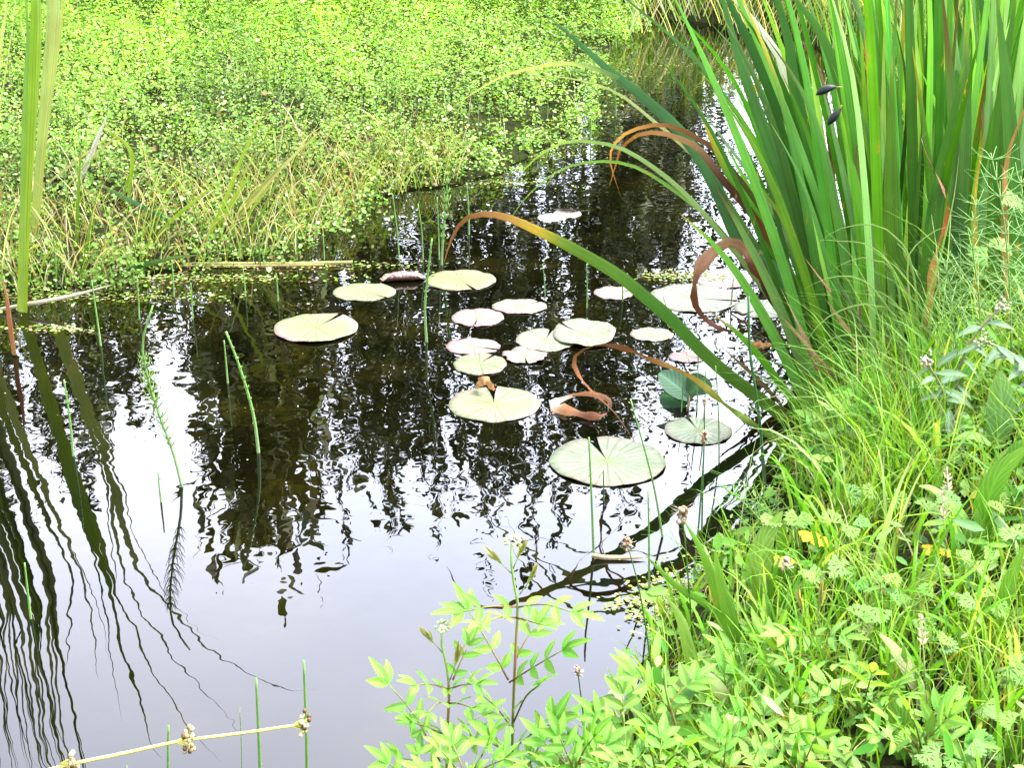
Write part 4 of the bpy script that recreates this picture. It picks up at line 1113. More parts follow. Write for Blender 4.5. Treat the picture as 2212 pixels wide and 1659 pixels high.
# seed stalk lying over the water at the lower left
def seed_stalk():
    Y = 1.75
    a = [P(x, y, Y) for x, y in ((20, 1690), (140, 1655), (260, 1630), (390, 1602), (520, 1585), (648, 1566))]
    rt = thing('seed_stalk', 'pale yellow seed stalk with knobbly whorls lying over the water at lower left', 'seed stalk', a[1])
    mb = MB(); tube(mb, a, 4.5 * pxm(a[0]), 3 * pxm(a[0]), n=20, sides=7, cols=[(0, (.62, .58, .16)), (1, (.58, .56, .12))]); mb.build('stem', M_stem, rt)
    s = pxm(a[0])
    for (x, y, k) in ((150, 1648, 1.0), (398, 1602, 1.15), (650, 1566, 1.0)):
        c = P(x, y, Y); mb = MB()
        for j in range(19):
            an = random.uniform(-1.2, 1.2); ln = random.uniform(18, 34) * s * k
            e = c + Vector((random.uniform(-.15, .35) * ln + .5 * ln * abs(math.cos(an)) - 6 * s, random.uniform(-.5, .5) * ln, math.sin(an) * ln))
            tube(mb, [c - Vector((20 * s, 0, 4 * s)), c + (e - c) * .5, e], 1.9 * s, 1.5 * s, n=5, sides=4, cols=[(0, (.5, .5, .08)), (1, (.55, .5, .12))])
            ball(mb, e, random.uniform(3.5, 5.5) * s * k, random.choice([(.5, .44, .2), (.3, .2, .08), (.42, .36, .18), (.1, .05, .02)]), squash=1.25, seg=9)
        mb.build('seed_whorl', M_stem, rt)
seed_stalk()

# ------------------------------------------------------------------ meadowsweet in front
MS = (.10, .32, .035); MS2 = (.19, .43, .07); RED = (.22, .10, .04)
ovate = lambda t: (math.sin(math.pi * min(1, t ** .8)) ** .75) if 0 < t < 1 else 0
def leaflet(mb, b, d, up, L, W, c, r):
    leaf(mb, b, d, up, L, W, c, lerp(c, (.3, .45, .08), .3), nl=22, serr=.16, fold=.35, droop=r.uniform(.1, .35), prof=ovate, rnd=r)
def compound(rt, a, e, np_, L, r, c=MS, up=(0, -.35, 1), stalkc=RED, bend=.0):
    """one pinnate leaf: reddish stalk with pairs of toothed leaflets and a three-part end"""
    a = np.array(tuple(a)); e = np.array(tuple(e)); mid = (a + e) / 2 + np.array([0, 0, bend * np.linalg.norm(e - a)])
    cv = cr_spline([a, mid, e], 24); d = nrm(e - a)
    up = np.array(up, float)
    s = nrm(np.cross(d, up)); u = np.cross(s, d)
    mb = MB()
    tube(mb, [a, mid, e], .0017, .001, n=8, sides=5, cols=[(0, stalkc), (1, lerp(stalkc, c, .6))])
    for q in range(np_):
        t = .18 + .52 * q / max(1, np_ - 1) if np_ > 1 else .45
        p = cv[int(t * 23)]
        for sg in (-1, 1):
            dd = nrm(d * .5 + s * sg * r.uniform(.75, 1.0) + u * r.uniform(-.1, .3))
            leaflet(mb, p, dd, u, L * (.6 + .35 * t) * r.uniform(.85, 1.1), L * .31, tuple(x * r.uniform(.85, 1.15) for x in c), r)
    for an in (-.75, 0, .75):
        dd = nrm(d * math.cos(an) + s * math.sin(an) + u * r.uniform(-.1, .15))
        leaflet(mb, e, dd, u, L * (1.15 if an == 0 else .85), L * .32, tuple(x * r.uniform(.9, 1.15) for x in c), r)
    return mb.build('leaf', M_leaf, rt)
def meadowsweet(label, stem, Y, leaves, bud=None, seed=1, shoots=(), sw=8):
    r = random.Random(seed)
    sp_ = [P(x, y, Y) for x, y in stem]
    rt = thing('meadowsweet', label, 'meadowsweet', sp_[0], 'meadowsweet plants on the near bank')
    s = pxm(sp_[0])
    mb = MB(); tube(mb, sp_, sw * s / 2, sw * s * .3, n=16, sides=7, cols=[(0, (.2, .13, .04)), (.35, (.16, .24, .04)), (.6, (.26, .14, .05)), (.8, (.18, .3, .05)), (1, (.2, .36, .07))]); mb.build('stem', M_stem, rt)
    for (x0, y0, x1, y1, n, L, dy, *ex) in leaves:
        compound(rt, P(x0, y0, Y), P(x1, y1, Y + dy), n, L * s, r, c=ex[0] if ex else lerp(MS, MS2, r.random()), bend=r.uniform(0, .1))
    for (x0, y0, x1, y1) in shoots:
        mb = MB()
        tube(mb, [P(x0, y0, Y), P(x1, y1, Y)], 1.3 * s, .8 * s, n=4, sides=4, cols=[(0, (.25, .35, .08))])
        for k in range(6):
            p = P(x0 + (x1 - x0) * (.55 + .09 * k), y0 + (y1 - y0) * (.55 + .09 * k), Y)
            e = P(x1 + (x1 - x0) * .35 + r.uniform(-12, 12), y1 + (y1 - y0) * .5 + r.uniform(-12, 12), Y)
            leaf(mb, p, e - p, (r.uniform(-1, 1), -1, .4), (e - p).length, 7 * s, (.28, .40, .09), (.34, .28, .09), nl=6, fold=.5, droop=.1, serr=.1, rnd=r)
        mb.build('young_leaf', M_leaf, rt)
    if bud:
        x, y, w = bud
        c = P(x, y, Y); mb = MB()
        for k in range(34):
            a = r.uniform(0, 6.28); q = r.uniform(0, 1) ** .5
            ball(mb, c + Vector((q * w / 2 * s * math.cos(a), q * w / 2 * s * math.sin(a), (1 - q * q) * w * .35 * s + r.uniform(-3, 3) * s)), r.uniform(2.6, 4.2) * s, (.5 + r.uniform(-.1, .1), .56, .26), seg=5)
        tube(mb, [sp_[-1], c], 1.5 * s, n=3, sides=4, cols=[(0, (.25, .35, .08))])
        mb.build('flower_bud', M_stem, rt)
    return rt
meadowsweet('tallest meadowsweet, its bud head against the bright water', [(1105, 1760), (1108, 1560), (1114, 1400), (1118, 1300), (1106, 1240), (1105, 1178)], 1.95,
    [(1118, 1312, 1000, 1322, 2, 62, -.04), (1118, 1312, 1235, 1322, 2, 62, -.04), (1115, 1335, 1040, 1350, 1, 55, -.12), (1115, 1335, 1180, 1352, 1, 50, -.12),
     (1098, 1470, 1012, 1318, 3, 60, .05), (1100, 1475, 1215, 1405, 3, 62, -.03), (1110, 1560, 1165, 1480, 1, 60, -.1), (1110, 1580, 1040, 1500, 2, 62, -.06), (1112, 1430, 1160, 1350, 2, 56, .04), (1106, 1620, 1200, 1560, 3, 64, -.08), (1106, 1640, 1020, 1590, 2, 64, -.08)], bud=(1112, 1172, 42), seed=3,
    shoots=[(1106, 1240, 1070, 1205), (1122, 1285, 1152, 1245), (1108, 1230, 1125, 1190)])
meadowsweet('meadowsweet with a round bud, left of the tallest one', [(965, 1780), (966, 1600), (970, 1500), (965, 1440), (955, 1400), (954, 1365)], 1.9,
    [(968, 1490, 900, 1480, 2, 52, -.04), (968, 1490, 1030, 1478, 2, 52, -.04), (968, 1520, 925, 1540, 1, 48, -.1), (968, 1520, 1020, 1530, 1, 48, -.1),
     (950, 1645, 838, 1478, 4, 64, .02), (978, 1470, 1012, 1395, 2, 46, .03), (965, 1650, 1060, 1590, 2, 62, -.05), (966, 1590, 890, 1560, 2, 60, -.08), (966, 1600, 1040, 1545, 2, 60, .04), (965, 1680, 870, 1640, 2, 62, -.05)], bud=(957, 1356, 36), seed=5,
    shoots=[(955, 1410, 925, 1375), (972, 1470, 990, 1420)])
meadowsweet('low meadowsweet shoot at the bottom edge under the round budded one', [(905, 1800), (900, 1720), (905, 1660)], 1.75,
    [(902, 1700, 840, 1650, 2, 60, 0), (902, 1700, 960, 1640, 2, 62, 0), (902, 1690, 905, 1630, 1, 55, .05)], seed=7)
meadowsweet('leafy meadowsweet just right of the tallest stem at the bottom edge', [(1130, 1800), (1135, 1700), (1150, 1600)], 1.78,
    [(1140, 1680, 1065, 1600, 2, 66, 0), (1145, 1650, 1195, 1560, 2, 68, .02), (1140, 1690, 1230, 1640, 2, 66, -.03), (1135, 1700, 1090, 1650, 2, 60, -.06)], seed=9)
meadowsweet('meadowsweet with pale folded leaves left of the grassy clump', [(1350, 1800), (1352, 1650), (1345, 1540)], 1.85,
    [(1350, 1620, 1290, 1550, 2, 66, 0), (1350, 1600, 1345, 1500, 2, 66, .04), (1352, 1640, 1425, 1560, 2, 66, 0), (1352, 1700, 1300, 1660, 2, 66, -.08), (1350, 1680, 1400, 1640, 2, 62, -.08)], seed=11)
meadowsweet('crowded meadowsweet beside the broad folded blade', [(1490, 1800), (1480, 1650), (1440, 1500), (1435, 1440)], 1.8,
    [(1450, 1540, 1370, 1460, 2, 64, 0), (1445, 1520, 1500, 1470, 2, 62, .03), (1465, 1600, 1400, 1570, 2, 66, -.05), (1470, 1620, 1545, 1560, 2, 66, -.03), (1485, 1680, 1450, 1640, 2, 66, -.1), (1485, 1690, 1550, 1650, 2, 66, -.1)], seed=13)
meadowsweet('meadowsweet with a straight orange stem at the middle of the grassy bank', [(1754, 1660), (1752, 1520), (1750, 1370)], 2.0,
    [(1750, 1375, 1690, 1372, 2, 56, -.03), (1750, 1375, 1815, 1375, 2, 56, -.03), (1752, 1420, 1700, 1430, 2, 58, -.08), (1752, 1420, 1810, 1435, 2, 58, -.08),
     (1735, 1560, 1655, 1385, 4, 64, .05), (1753, 1520, 1850, 1470, 3, 60, -.05), (1753, 1560, 1690, 1560, 2, 60, -.1)], seed=15, shoots=[(1755, 1375, 1775, 1300), (1750, 1375, 1730, 1310)])
ms = [(1640, 1650, 1.75), (1730, 1690, 1.65), (1860, 1560, 1.85), (1580, 1560, 1.95), (1990, 1640, 1.7), (1240, 1690, 1.7), (1420, 1700, 1.65), (1560, 1700, 1.65), (1010, 1710, 1.68), (1660, 1480, 2.1)]
labels = ['meadowsweet at the bottom edge under the orange stemmed one', 'meadowsweet leaves at the bottom edge right of centre', 'meadowsweet under the palmate leaves right of the orange stem', 'meadowsweet behind the folded broad blade',
          'meadowsweet among lobed leaves in the lower right', 'low meadowsweet between the two taller bottom edge ones', 'low meadowsweet below the pale folded leaves', 'low meadowsweet right of the crowded one', 'low meadowsweet under the tallest stem', 'meadowsweet left of the orange stemmed one']
for i, ((x, y, Y), lb) in enumerate(zip(ms, labels)):
    r = random.Random(50 + i)
    lv = []
    for k in range(6):
        a = R(-170 + 32 * k) + r.uniform(-.2, .2)
        lv.append((x + 2, y - 8 * k, x + 95 * math.cos(a), y - 25 + 80 * math.sin(a), 2, 62 + r.uniform(-6, 8), r.uniform(-.12, .06)))
    meadowsweet(lb, [(x, y + 130), (x + 3, y + 30), (x + r.uniform(-10, 10), y - 60)], Y, lv, seed=50 + i)

# ------------------------------------------------------------------ broad blades, docks, palmate leaves
def broad(name, label, cat, items, mat=M_broad, group=None):
    """items: (pixel path root to tip, width px, Y, colour, face, keel)"""
    b = P(*items[0][0][0], items[0][2]); rt = thing(name, label, cat, b, group)
    for (pix, w, Y, c, *ex) in items:
        pts = [P(x, y, Y) for x, y in pix]
        if len(ex) > 1: pts = [P(x, y, Y + ex[1] * i / (len(pix) - 1)) for i, (x, y) in enumerate(pix)]
        fa = ex[0] if ex and ex[0] else (0, -1, .3)
        mb = MB(); ribbon(mb, pts, w * pxm(pts[0]), n=18, face=fa, cols=[(0, lerp(c, (.1, .2, .03), .3)), (.3, c), (1, lerp(c, (.3, .42, .08), .3))], keel=.08,
                          prof=lambda t: max(.08, math.sin(math.pi * min(.99, .12 + .88 * t)) ** .7))
        mb.build('leaf', mat, rt)
    return rt
BR = (.09, .28, .025); BR2 = (.20, .40, .08)
broad('young_iris', 'bright broad bladed young iris between the bank grass and the duckweed', 'iris', [
    ([(1560, 1560), (1570, 1450), (1560, 1330), (1520, 1200), (1480, 1130)], 26, 2.2, BR), ([(1590, 1560), (1590, 1450), (1580, 1350), (1555, 1250), (1545, 1190)], 34, 2.15, BR),
    ([(1640, 1560), (1640, 1450), (1635, 1300), (1625, 1225)], 30, 2.3, (.12, .3, .03)), ([(1660, 1420), (1672, 1300), (1688, 1180), (1694, 1120)], 40, 2.45, BR),
    ([(1540, 1600), (1500, 1450), (1470, 1340), (1440, 1290)], 30, 2.1, BR2), ([(1600, 1420), (1540, 1320), (1460, 1265), (1395, 1200)], 16, 2.3, BR)], M_blade)
broad('folded_broad_leaf', 'pale broad blade folded over sharply beside the meadowsweet', 'leaf', [
    ([(1450, 1620), (1462, 1540), (1485, 1480), (1520, 1470), (1560, 1500), (1590, 1560)], 46, 1.95, (.34, .44, .2), (0, -1, .8)), ([(1475, 1640), (1478, 1560), (1475, 1500), (1470, 1450)], 34, 2.0, BR2)], M_blade)
broad('dock_plant', 'dock with a wavy edged leaf bent level over the grass at the iris foot', 'dock', [
    ([(1905, 1000), (1870, 950), (1820, 930), (1780, 942), (1750, 925)], 34, 2.95, BR2, (0, -.5, 1)), ([(1900, 1010), (1925, 960), (1915, 915), (1930, 895)], 36, 2.95, BR), ([(1940, 1060), (1890, 1010), (1850, 1020), (1800, 1040)], 34, 2.8, BR2, (0, -.5, 1))])
broad('dock_plant', 'dock with a large upright oval leaf at the right edge', 'dock', [
    ([(2150, 960), (2160, 920), (2162, 870), (2160, 800)], 66, 2.75, (.13, .3, .08)), ([(2140, 960), (2100, 940), (2060, 950)], 26, 2.7, BR2, (0, -.4, 1)), ([(2190, 1010), (2200, 980), (2240, 950)], 50, 2.6, BR)])
broad('dock_plant', 'dock with a wide glossy leaf slanting at the right edge', 'dock', [
    ([(2120, 1180), (2130, 1090), (2160, 1020), (2225, 960)], 52, 2.4, BR), ([(2110, 1200), (2080, 1120), (2020, 1060), (1985, 1050)], 34, 2.45, BR2, (0, -.5, 1)), ([(2105, 1280), (2115, 1180), (2110, 1100)], 38, 2.35, BR)])
broad('dock_plant', 'dock with one big bright upright oval leaf', 'dock', [
    ([(1655, 1330), (1640, 1250), (1650, 1170), (1690, 1105)], 54, 2.35, BR2), ([(1660, 1340), (1700, 1290), (1760, 1250)], 36, 2.3, BR, (0, -.5, 1))])
broad('dock_plant', 'dock with pale strap leaves in the lower right corner', 'dock', [
    ([(2010, 1560), (1980, 1480), (1930, 1400), (1900, 1370)], 34, 1.9, (.4, .44, .2), (0, -.8, .8)), ([(1950, 1640), (1945, 1560), (1925, 1500)], 56, 1.8, BR), ([(1880, 1660), (1920, 1560), (1950, 1460), (1952, 1390)], 30, 1.9, BR),
    ([(2010, 1700), (2000, 1620), (2015, 1540)], 34, 1.7, BR)])
broad('dock_plant', 'dock with blades leaning in the grass by the upper right palmate leaves', 'dock', [
    ([(2150, 1380), (2180, 1260), (2212, 1180)], 34, 2.1, BR), ([(1960, 1330), (1985, 1270), (2040, 1220)], 44, 2.2, BR2), ([(2100, 1420), (2120, 1330), (2150, 1270)], 26, 2.1, BR)])
broad('bright_leaf', 'narrow upright yellow leaf standing out of the bank grass', 'leaf', [([(2031, 995), (2024, 960), (2022, 930), (2033, 900)], 13, 2.7, (.5, .6, .03))], M_blade)
broad('withered_leaf', 'brown curled withered leaf at the bottom among the herbs', 'dead leaf', [([(1920 - 370, 1600), (1580, 1625), (1605, 1640), (1640, 1620)], 22, 1.9, (.3, .2, .1), (0, -.6, 1))], M_dead)

def palmate(label, pix, Y, L, r, col=BR2, n=3):
    b = P(pix[0], pix[1] + 70, Y); b.z = max(b.z, gz1(b.x, b.y))
    rt = thing('palmate_herb', label, 'herb', b, 'herbs with deeply cut leaves on the near bank')
    for k in range(n):
        ox, oy = (0, 0) if k == 0 else (r.uniform(-55, 55), r.uniform(-20, 45))
        yy = Y + r.uniform(-.08, .08)
        c = P(pix[0] + ox, pix[1] + oy, yy); s = pxm(c)
        mb = MB(); tube(mb, [b, (b + c) / 2 + Vector((r.uniform(-.01, .01), 0, .02)), c], 1.4 * s, 1.0 * s, n=7, sides=4, cols=[(0, (.16, .28, .05))]); mb.build('stalk', M_stem, rt)
        mb = MB(); az = r.uniform(0, 6.28); tilt = Vector((r.uniform(-.3, .3), r.uniform(-.75, -.1), 1)).normalized()
        e1 = Vector((math.cos(az), math.sin(az), 0)); e1 = (e1 - tilt * e1.dot(tilt)).normalized(); e2 = tilt.cross(e1)
        cc = tuple(x * r.uniform(.8, 1.2) for x in col); LL = L * s * r.uniform(.8, 1.15)
        for j in range(5):
            a = (j - 2) * .66
            d = e1 * math.cos(a) + e2 * math.sin(a)
            ll = LL * (1 - .12 * abs(j - 2))
            leaf(mb, c, d, tilt, ll, ll * .3, cc, nl=6, fold=.35, droop=.25, rnd=r, prof=lambda t: (.25 + .9 * t) * (1 if t < .7 else (1 - t) / .3) if t < 1 else 0)
            for sg in (-1, 1):
                for t0, q in ((.42, .5), (.62, .34)):
                    a2 = a + sg * .55; d2 = e1 * math.cos(a2) + e2 * math.sin(a2)
                    leaf(mb, c + d * ll * t0, d2, tilt, ll * q, ll * .15, cc, nl=4, fold=.35, droop=.2, rnd=r)
        mb.build('leaf', M_leaf, rt)
r = random.Random(77)
PL = [(1900, 1255, 'palmate herb with pale leaves below the iris foot'), (1965, 1290, 'palmate herb in the middle of the grass'), (1725, 1120, 'palmate herb at the water edge of the bank'), (1800, 1130, 'palmate herb next to the one at the water edge'),
      (1885, 1060, 'palmate herb in front of the wavy dock leaf'), (2050, 1090, 'palmate herb beside the pale seed plume'), (2150, 1100, 'palmate herb near the right edge beneath the glossy dock leaf'), (2190, 1160, 'palmate herb highest at the right edge'),
      (2080, 1210, 'palmate herb with bright flat leaves right of centre'), (2130, 1290, 'palmate herb in the deep grass at right'), (2040, 1390, 'palmate herb between the strap dock and the grass'), (2180, 1440, 'palmate herb low at the right edge'),
      (2080, 1500, 'palmate herb with fresh leaves at lower right'), (1995, 1590, 'palmate herb over the lower right dock'), (2120, 1600, 'palmate herb at the bottom right corner'), (2190, 1560, 'palmate herb tucked into the right lower edge'),
      (1820, 1220, 'palmate herb with yellowish neighbours'), (1750, 1230, 'palmate herb behind the rusty drooping head'), (2060, 1640, 'palmate herb at the bottom edge near the corner'), (1850, 1330, 'palmate herb left of the dark grass hollow'),
      (2170, 425, 'palmate herb climbing in front of the irises at the right edge'), (2160, 540, 'palmate herb lower of the two before the irises')]
for i, (x, y, lb) in enumerate(PL):
    dep = math.atan((y - 829.5) / FPX) + PITCH; Y = (CAM_H - .36) / math.tan(dep)
    palmate(lb, (x, y), min(Y, 3.3), 38 if y > 1000 else 48, r, n=3 if y > 1000 else 2)
YL = [(1745, 1160), (1780, 1175), (1690, 1215), (1810, 1210), (2010, 1190), (2060, 1200), (1740, 1500), (1690, 1560)]
for i, (x, y) in enumerate(YL):
    c = P(x, y, (CAM_H - .27) / math.tan(math.atan((y - 829.5) / FPX) + PITCH)); s = pxm(c)
    rt = thing('yellowed_leaf', 'small yellowed leaf among the bank grass', 'leaf', c, 'yellowed leaves among the bank grass')
    mb = MB()
    for k in range(3):
        leaf(mb, c, (math.cos(k * 2.1 + i), math.sin(k * 2.1 + i), .2), (.1, -.5, 1), 30 * s, 24 * s, (.55, .5, .04), (.6, .42, .03), nl=7, serr=.12, fold=.2, rnd=r)
    mb.build('blade', M_leaf, rt)

# grey green persicaria and feathery field horsetails at the right edge
def persicaria(label, stem, Y, seed):
    r = random.Random(seed); pts = [P(x, y, Y) for x, y in stem]; s = pxm(pts[0])
    rt = thing('persicaria', label, 'persicaria', pts[0], 'grey green persicaria at the right edge')
    mb = MB(); tube(mb, pts, 4 * s, 2 * s, n=14, cols=[(0, (.12, .2, .05)), (1, (.25, .2, .1))]); mb.build('stem', M_stem, rt)
    c = cr_spline(pts, 30)
    for k in range(15):
        p = c[int(4 + 25 * k / 15)]; a = k * 2.4 + r.uniform(-.4, .4)
        mb = MB(); L = r.uniform(45, 80) * s
        leaf(mb, p, (math.cos(a), math.sin(a) * .6 - .3, r.uniform(-.7, .3)), (0, -.5, 1), L, L * .27, (.17, .29, .17), (.2, .32, .15), nl=8, fold=.3, droop=r.uniform(.2, .7), wave=.06, rnd=r,
             prof=lambda t: math.sin(math.pi * min(1, max(0, t ** .85))) ** .9 if 0 < t < 1 else 0)
        mb.build('leaf', M_leaf, rt)
    mb = MB()
    for k in range(26):
        p = c[-1] + np.array([r.gauss(0, 7), r.gauss(0, 5), r.gauss(0, 9)]) * s
        ball(mb, p, r.uniform(2, 4) * s, r.choice([(.5, .4, .25), (.55, .5, .4), (.25, .3, .12)]), seg=5)
    mb.build('flower_spike', M_stem, rt)
persicaria('grey green persicaria with drooping lance leaves', [(2070, 960), (2062, 880), (2075, 790), (2110, 720), (2165, 660)], 2.9, 1)
persicaria('second persicaria reaching in from the right edge', [(2260, 900), (2225, 800), (2180, 760), (2120, 735)], 2.8, 2)
persicaria('smallest persicaria with leaves held out left of the drooping one', [(2080, 1000), (2055, 900), (2030, 830), (2000, 780)], 2.85, 3)
def field_horsetail(label, stem, Y, L, seed):
    r = random.Random(seed); pts = [P(x, y, Y) for x, y in stem]; s = pxm(pts[0])
    rt = thing('field_horsetail', label, 'horsetail', pts[0], 'feathery field horsetails in front of the irises')
    mb = MB(); tube(mb, pts, 2.2 * s, 1.2 * s, n=12, cols=[(0, (.15, .3, .06))]); mb.build('stem', M_stem, rt)
    c = cr_spline(pts, 60)
    L *= 1.6
    for k in range(9):
        t = .25 + .72 * k / 8; p = c[int(t * 59)]; mb = MB()
        l = L * s * (1.1 - .75 * t)
        for j in range(9):
            a = j * .7 + k + r.uniform(-.2, .2); d = np.array([math.cos(a), math.sin(a), .35])
            tube(mb, [p, p + d * l * .5, p + d * l * r.uniform(.8, 1.1) + np.array([0, 0, r.uniform(-.3, .35) * l])], .7 * s, .45 * s, n=5, sides=3, cols=[(0, (.16, .34, .07))])
        mb.build('whorl', M_stem, rt)
field_horsetail('feathery field horsetail highest at the right edge', [(2185, 760), (2180, 600), (2165, 450), (2140, 330)], 3.0, 95, 1)
field_horsetail('feathery field horsetail left of the highest one', [(2120, 780), (2115, 650), (2100, 520), (2110, 430)], 3.05, 75, 2)
field_horsetail('feathery field horsetail low between the grass and irises', [(2070, 800), (2060, 700), (2050, 620), (2040, 560)], 3.05, 60, 3)
field_horsetail('feathery field horsetail cut by the right edge', [(2230, 800), (2225, 640), (2215, 500), (2205, 380)], 2.95, 85, 4)
field_horsetail('pale fine horsetail at the water edge below the leaning blades', [(1690, 1230), (1660, 1150), (1610, 1090), (1560, 1050)], 2.75, 60, 5)
# arching grass stems in front of the irises (one plant each)
def arch(label, paths, Y):
    b = P(*paths[0][0], Y); rt = thing('arching_grass', label, 'grass tuft', b, 'arching grass tufts before the irises')
    for pth in paths:
        mb = MB(); pts = [P(x, y, Y) for x, y in pth]
        ribbon(mb, pts, 5 * pxm(b), n=22, cols=[(0, (.1, .26, .03)), (.6, (.22, .4, .09)), (1, (.3, .42, .14))], keel=.2, taper0=1)
        mb.build('blade', M_grass, rt)
arch('grass tuft arching left over the lower iris blades', [[(1960, 960), (1940, 700), (1880, 660), (1830, 665), (1770, 700), (1722, 770)], [(1955, 960), (1960, 760), (1900, 640), (1850, 600), (1790, 600), (1735, 625)],
     [(1950, 960), (1990, 800), (1960, 690), (1900, 630), (1840, 632)], [(1945, 960), (1910, 760), (1850, 725), (1790, 735), (1740, 790)]], 3.3)
arch('grass tuft with high thin arcs in the middle of the stand', [[(1960, 960), (1940, 620), (1880, 560), (1830, 565), (1790, 590)], [(1990, 950), (1975, 600), (1920, 500), (1860, 485), (1800, 500), (1765, 530)], [(2000, 940), (1980, 700), (1900, 545), (1810, 520), (1760, 520)]], 3.35)
arch('grass tuft bending right among the horsetails', [[(2020, 960), (2010, 700), (2040, 600), (2100, 560)], [(2030, 960), (1990, 800), (1960, 580), (1990, 520), (2040, 490), (2078, 492)], [(2040, 960), (2080, 760), (2090, 640), (2150, 560)], [(2010, 960), (1990, 720), (2030, 560), (2060, 430), (2072, 330)]], 3.25)
arch('grass tuft spreading low over the water edge', [[(1850, 1160), (1900, 980), (1860, 900), (1800, 900), (1700, 930), (1640, 960)], [(1850, 1160), (1830, 1000), (1780, 960), (1700, 990), (1650, 1030)], [(1860, 1160), (1900, 1050), (1850, 985), (1790, 980), (1720, 1060)],
     [(1850, 1160), (1760, 1100), (1690, 1100), (1620, 1130)], [(1870, 1160), (1930, 1000), (1900, 930), (1850, 925)]], 2.75)
for i, (x, y) in enumerate(((2045, 1010), (2035, 1060), (1990, 1330))):
    Y = (CAM_H - .45) / math.tan(math.atan((y - 829.5) / FPX) + PITCH)
    base = P(x + 10, y + 160, Y); top_ = P(x, y, Y); s = pxm(top_)
    rt = thing('seed_plume', ('pale feathery grass plume near the yellow leaf', 'pale grass plume just below the topmost one', 'short creamy plume beside the dark grass hollow')[i], 'grass plume', base)
    mb = MB(); tube(mb, [base, top_], 1.6 * s, n=5, cols=[(0, (.2, .34, .08)), (1, (.45, .4, .22))]); mb.build('stem', M_stem, rt)
    mb = MB()
    for k in range(38):
        t = random.random(); p = top_ + (base - top_) * t * .42; a = random.uniform(0, 6.28)
        leaf(mb, p, (math.cos(a), math.sin(a), .7), (0, -1, .4), random.uniform(8, 18) * s * (.5 + t), 4.0 * s, (.42, .40, .22), nl=3, rnd=random)
    mb.build('plume', M_dead, rt)

# ------------------------------------------------------------------ trees on the far side, known from their reflections
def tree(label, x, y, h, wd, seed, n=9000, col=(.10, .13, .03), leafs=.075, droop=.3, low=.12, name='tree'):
    r = np.random.default_rng(seed); rr = random.Random(seed)
    zg = gz1(x, y)
    rt = thing(name, label, 'tree', (x, y, zg))
    rt['group'] = 'trees standing round the pond'
    mb = MB()
    tube(mb, [(x, y, zg - .2), (x + .1, y, zg + h * .4), (x, y + .1, zg + h * .97)], .05 + h * .016, .015, n=10, sides=8, cols=[(0, (.05, .04, .025))])
    tips = []
    for k in range(34):
        t = low + .1 + (.86 - low) * rr.random(); a = rr.uniform(0, 6.28)
        R0 = wd * (1 - .55 * max(0, t - .35) / .65) * rr.uniform(.45, 1)
        p0 = Vector((x, y, zg + h * t * .85)); p1 = p0 + Vector((math.cos(a) * R0, math.sin(a) * R0, h * .12 * rr.uniform(.3, 1.4)))
        tube(mb, [p0, (p0 + p1) / 2 + Vector((0, 0, .05 * h)), p1], .03, .008, n=6, sides=4, cols=[(0, (.05, .04, .025))])
        tips.append((p0, p1))
    mb.build('trunk', M_stem, rt)
    m = 230
    cen = np.empty((m, 3))
    for i in range(m):
        p0, p1 = tips[i % len(tips)]; t = rr.uniform(.25, 1.05)
        cen[i] = np.array(p0 + (p1 - p0) * t) + r.normal(0, .05 * h, 3) * (1, 1, .6)
    ln = r.uniform(.08, .30, m) * h                      # shoots: upright above, hanging at the rim
    dirz = np.where(r.uniform(0, 1, m) < droop, -1.0, 1.0)
    k = r.integers(0, m, n); t = r.uniform(0, 1, n)
    pos = cen[k] + np.stack([r.normal(0, .018, n), r.normal(0, .02, n), dirz[k] * ln[k] * t], 1) + r.normal(0, .018, (n, 3))
    pos[:, 2] = np.maximum(pos[:, 2], zg + .3)
    nv = nrm(r.normal(0, 1, (n, 3))); al = nrm(r.normal(0, .22, (n, 3)) + np.stack([0 * t, 0 * t, dirz[k]], 1))
    sz = r.uniform(.7, 1.4, n) * leafs
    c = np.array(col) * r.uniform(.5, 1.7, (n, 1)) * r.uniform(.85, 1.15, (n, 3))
    pos -= np.array((0, 0, 0))
    o = leaf_scatter('crown', pos, nv, al, sz * 1.9, sz * .5, c, M_tree)
    me = o.data; off = np.array((x, y, zg)); V = np.empty(len(me.vertices) * 3, np.float32); me.vertices.foreach_get('co', V)
    V = V.reshape(-1, 3) - off; me.vertices.foreach_set('co', V.astype(np.float32).ravel()); me.update(); o.parent = rt
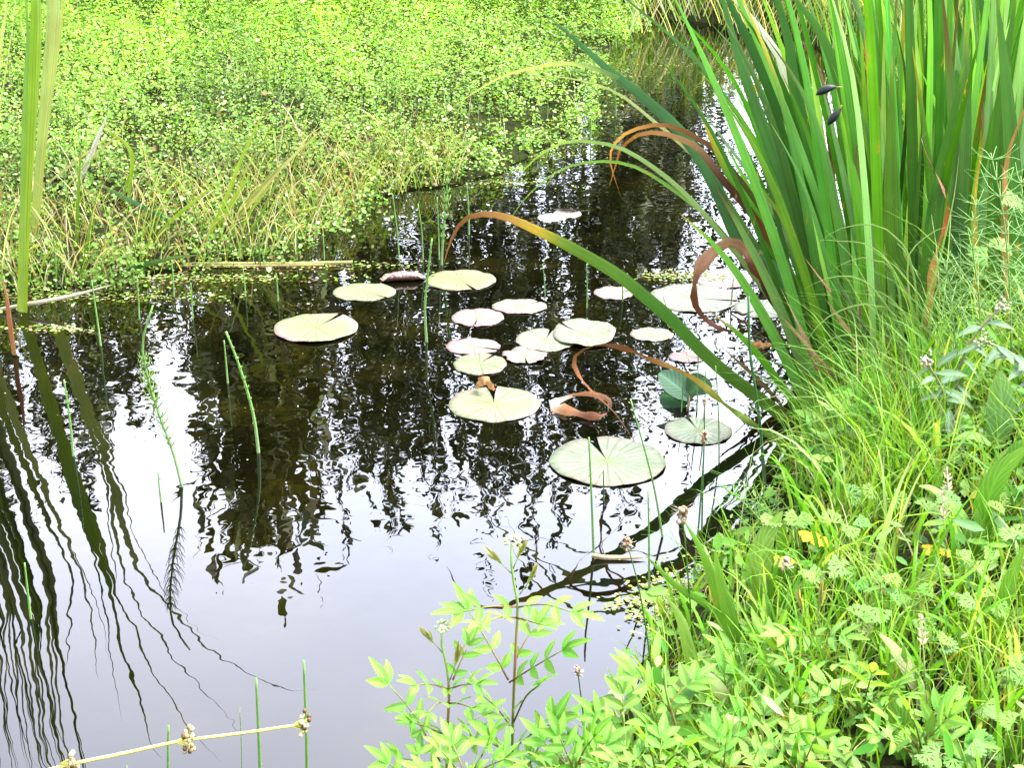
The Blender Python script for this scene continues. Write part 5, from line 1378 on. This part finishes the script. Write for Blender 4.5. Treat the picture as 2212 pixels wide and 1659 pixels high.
TR = [(-11.5, 19, 8.6, 2.6, 'dark spreading tree on the far left beyond the cress'), (-8.6, 21, 9.6, 2.4, 'tall dark tree second from the left beyond the cress'), (-6.0, 18.5, 7.6, 2.0, 'dark tree behind the left reeds'),
      (-3.9, 20.5, 9.4, 2.0, 'tall slender dark tree left of the middle'), (-2.0, 19, 8.6, 1.7, 'dark upright tree left of the channel end'), (-.3, 20, 9.9, 1.8, 'tallest upright tree near the channel end'),
      (1.3, 19.5, 8.7, 1.3, 'dark tree right above the channel end'), (7.8, 21, 8.0, 2.2, 'dark tree right of the open sky gap'), (10.8, 19, 8.5, 2.4, 'spreading tree far to the right'), (2.7, 24, 6.6, 1.2, 'lower tree beside the open sky gap'), (3.9, 20.5, 8.4, 1.0, 'thin leaved tree standing in the sky gap'), (2.5, 21, 8.0, .8, 'slender thin leaved tree left of the sky gap')]
for i, (x, y, h, wd, lb) in enumerate(TR):
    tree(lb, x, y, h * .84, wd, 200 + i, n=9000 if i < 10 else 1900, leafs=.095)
tree('young broad leaved tree whose leafy top mirrors in the open water', -3.05, 15.6, 6.35, .8, 300, n=2200, col=(.2, .22, .05), leafs=.17, low=.3, droop=.1, name='young_tree')
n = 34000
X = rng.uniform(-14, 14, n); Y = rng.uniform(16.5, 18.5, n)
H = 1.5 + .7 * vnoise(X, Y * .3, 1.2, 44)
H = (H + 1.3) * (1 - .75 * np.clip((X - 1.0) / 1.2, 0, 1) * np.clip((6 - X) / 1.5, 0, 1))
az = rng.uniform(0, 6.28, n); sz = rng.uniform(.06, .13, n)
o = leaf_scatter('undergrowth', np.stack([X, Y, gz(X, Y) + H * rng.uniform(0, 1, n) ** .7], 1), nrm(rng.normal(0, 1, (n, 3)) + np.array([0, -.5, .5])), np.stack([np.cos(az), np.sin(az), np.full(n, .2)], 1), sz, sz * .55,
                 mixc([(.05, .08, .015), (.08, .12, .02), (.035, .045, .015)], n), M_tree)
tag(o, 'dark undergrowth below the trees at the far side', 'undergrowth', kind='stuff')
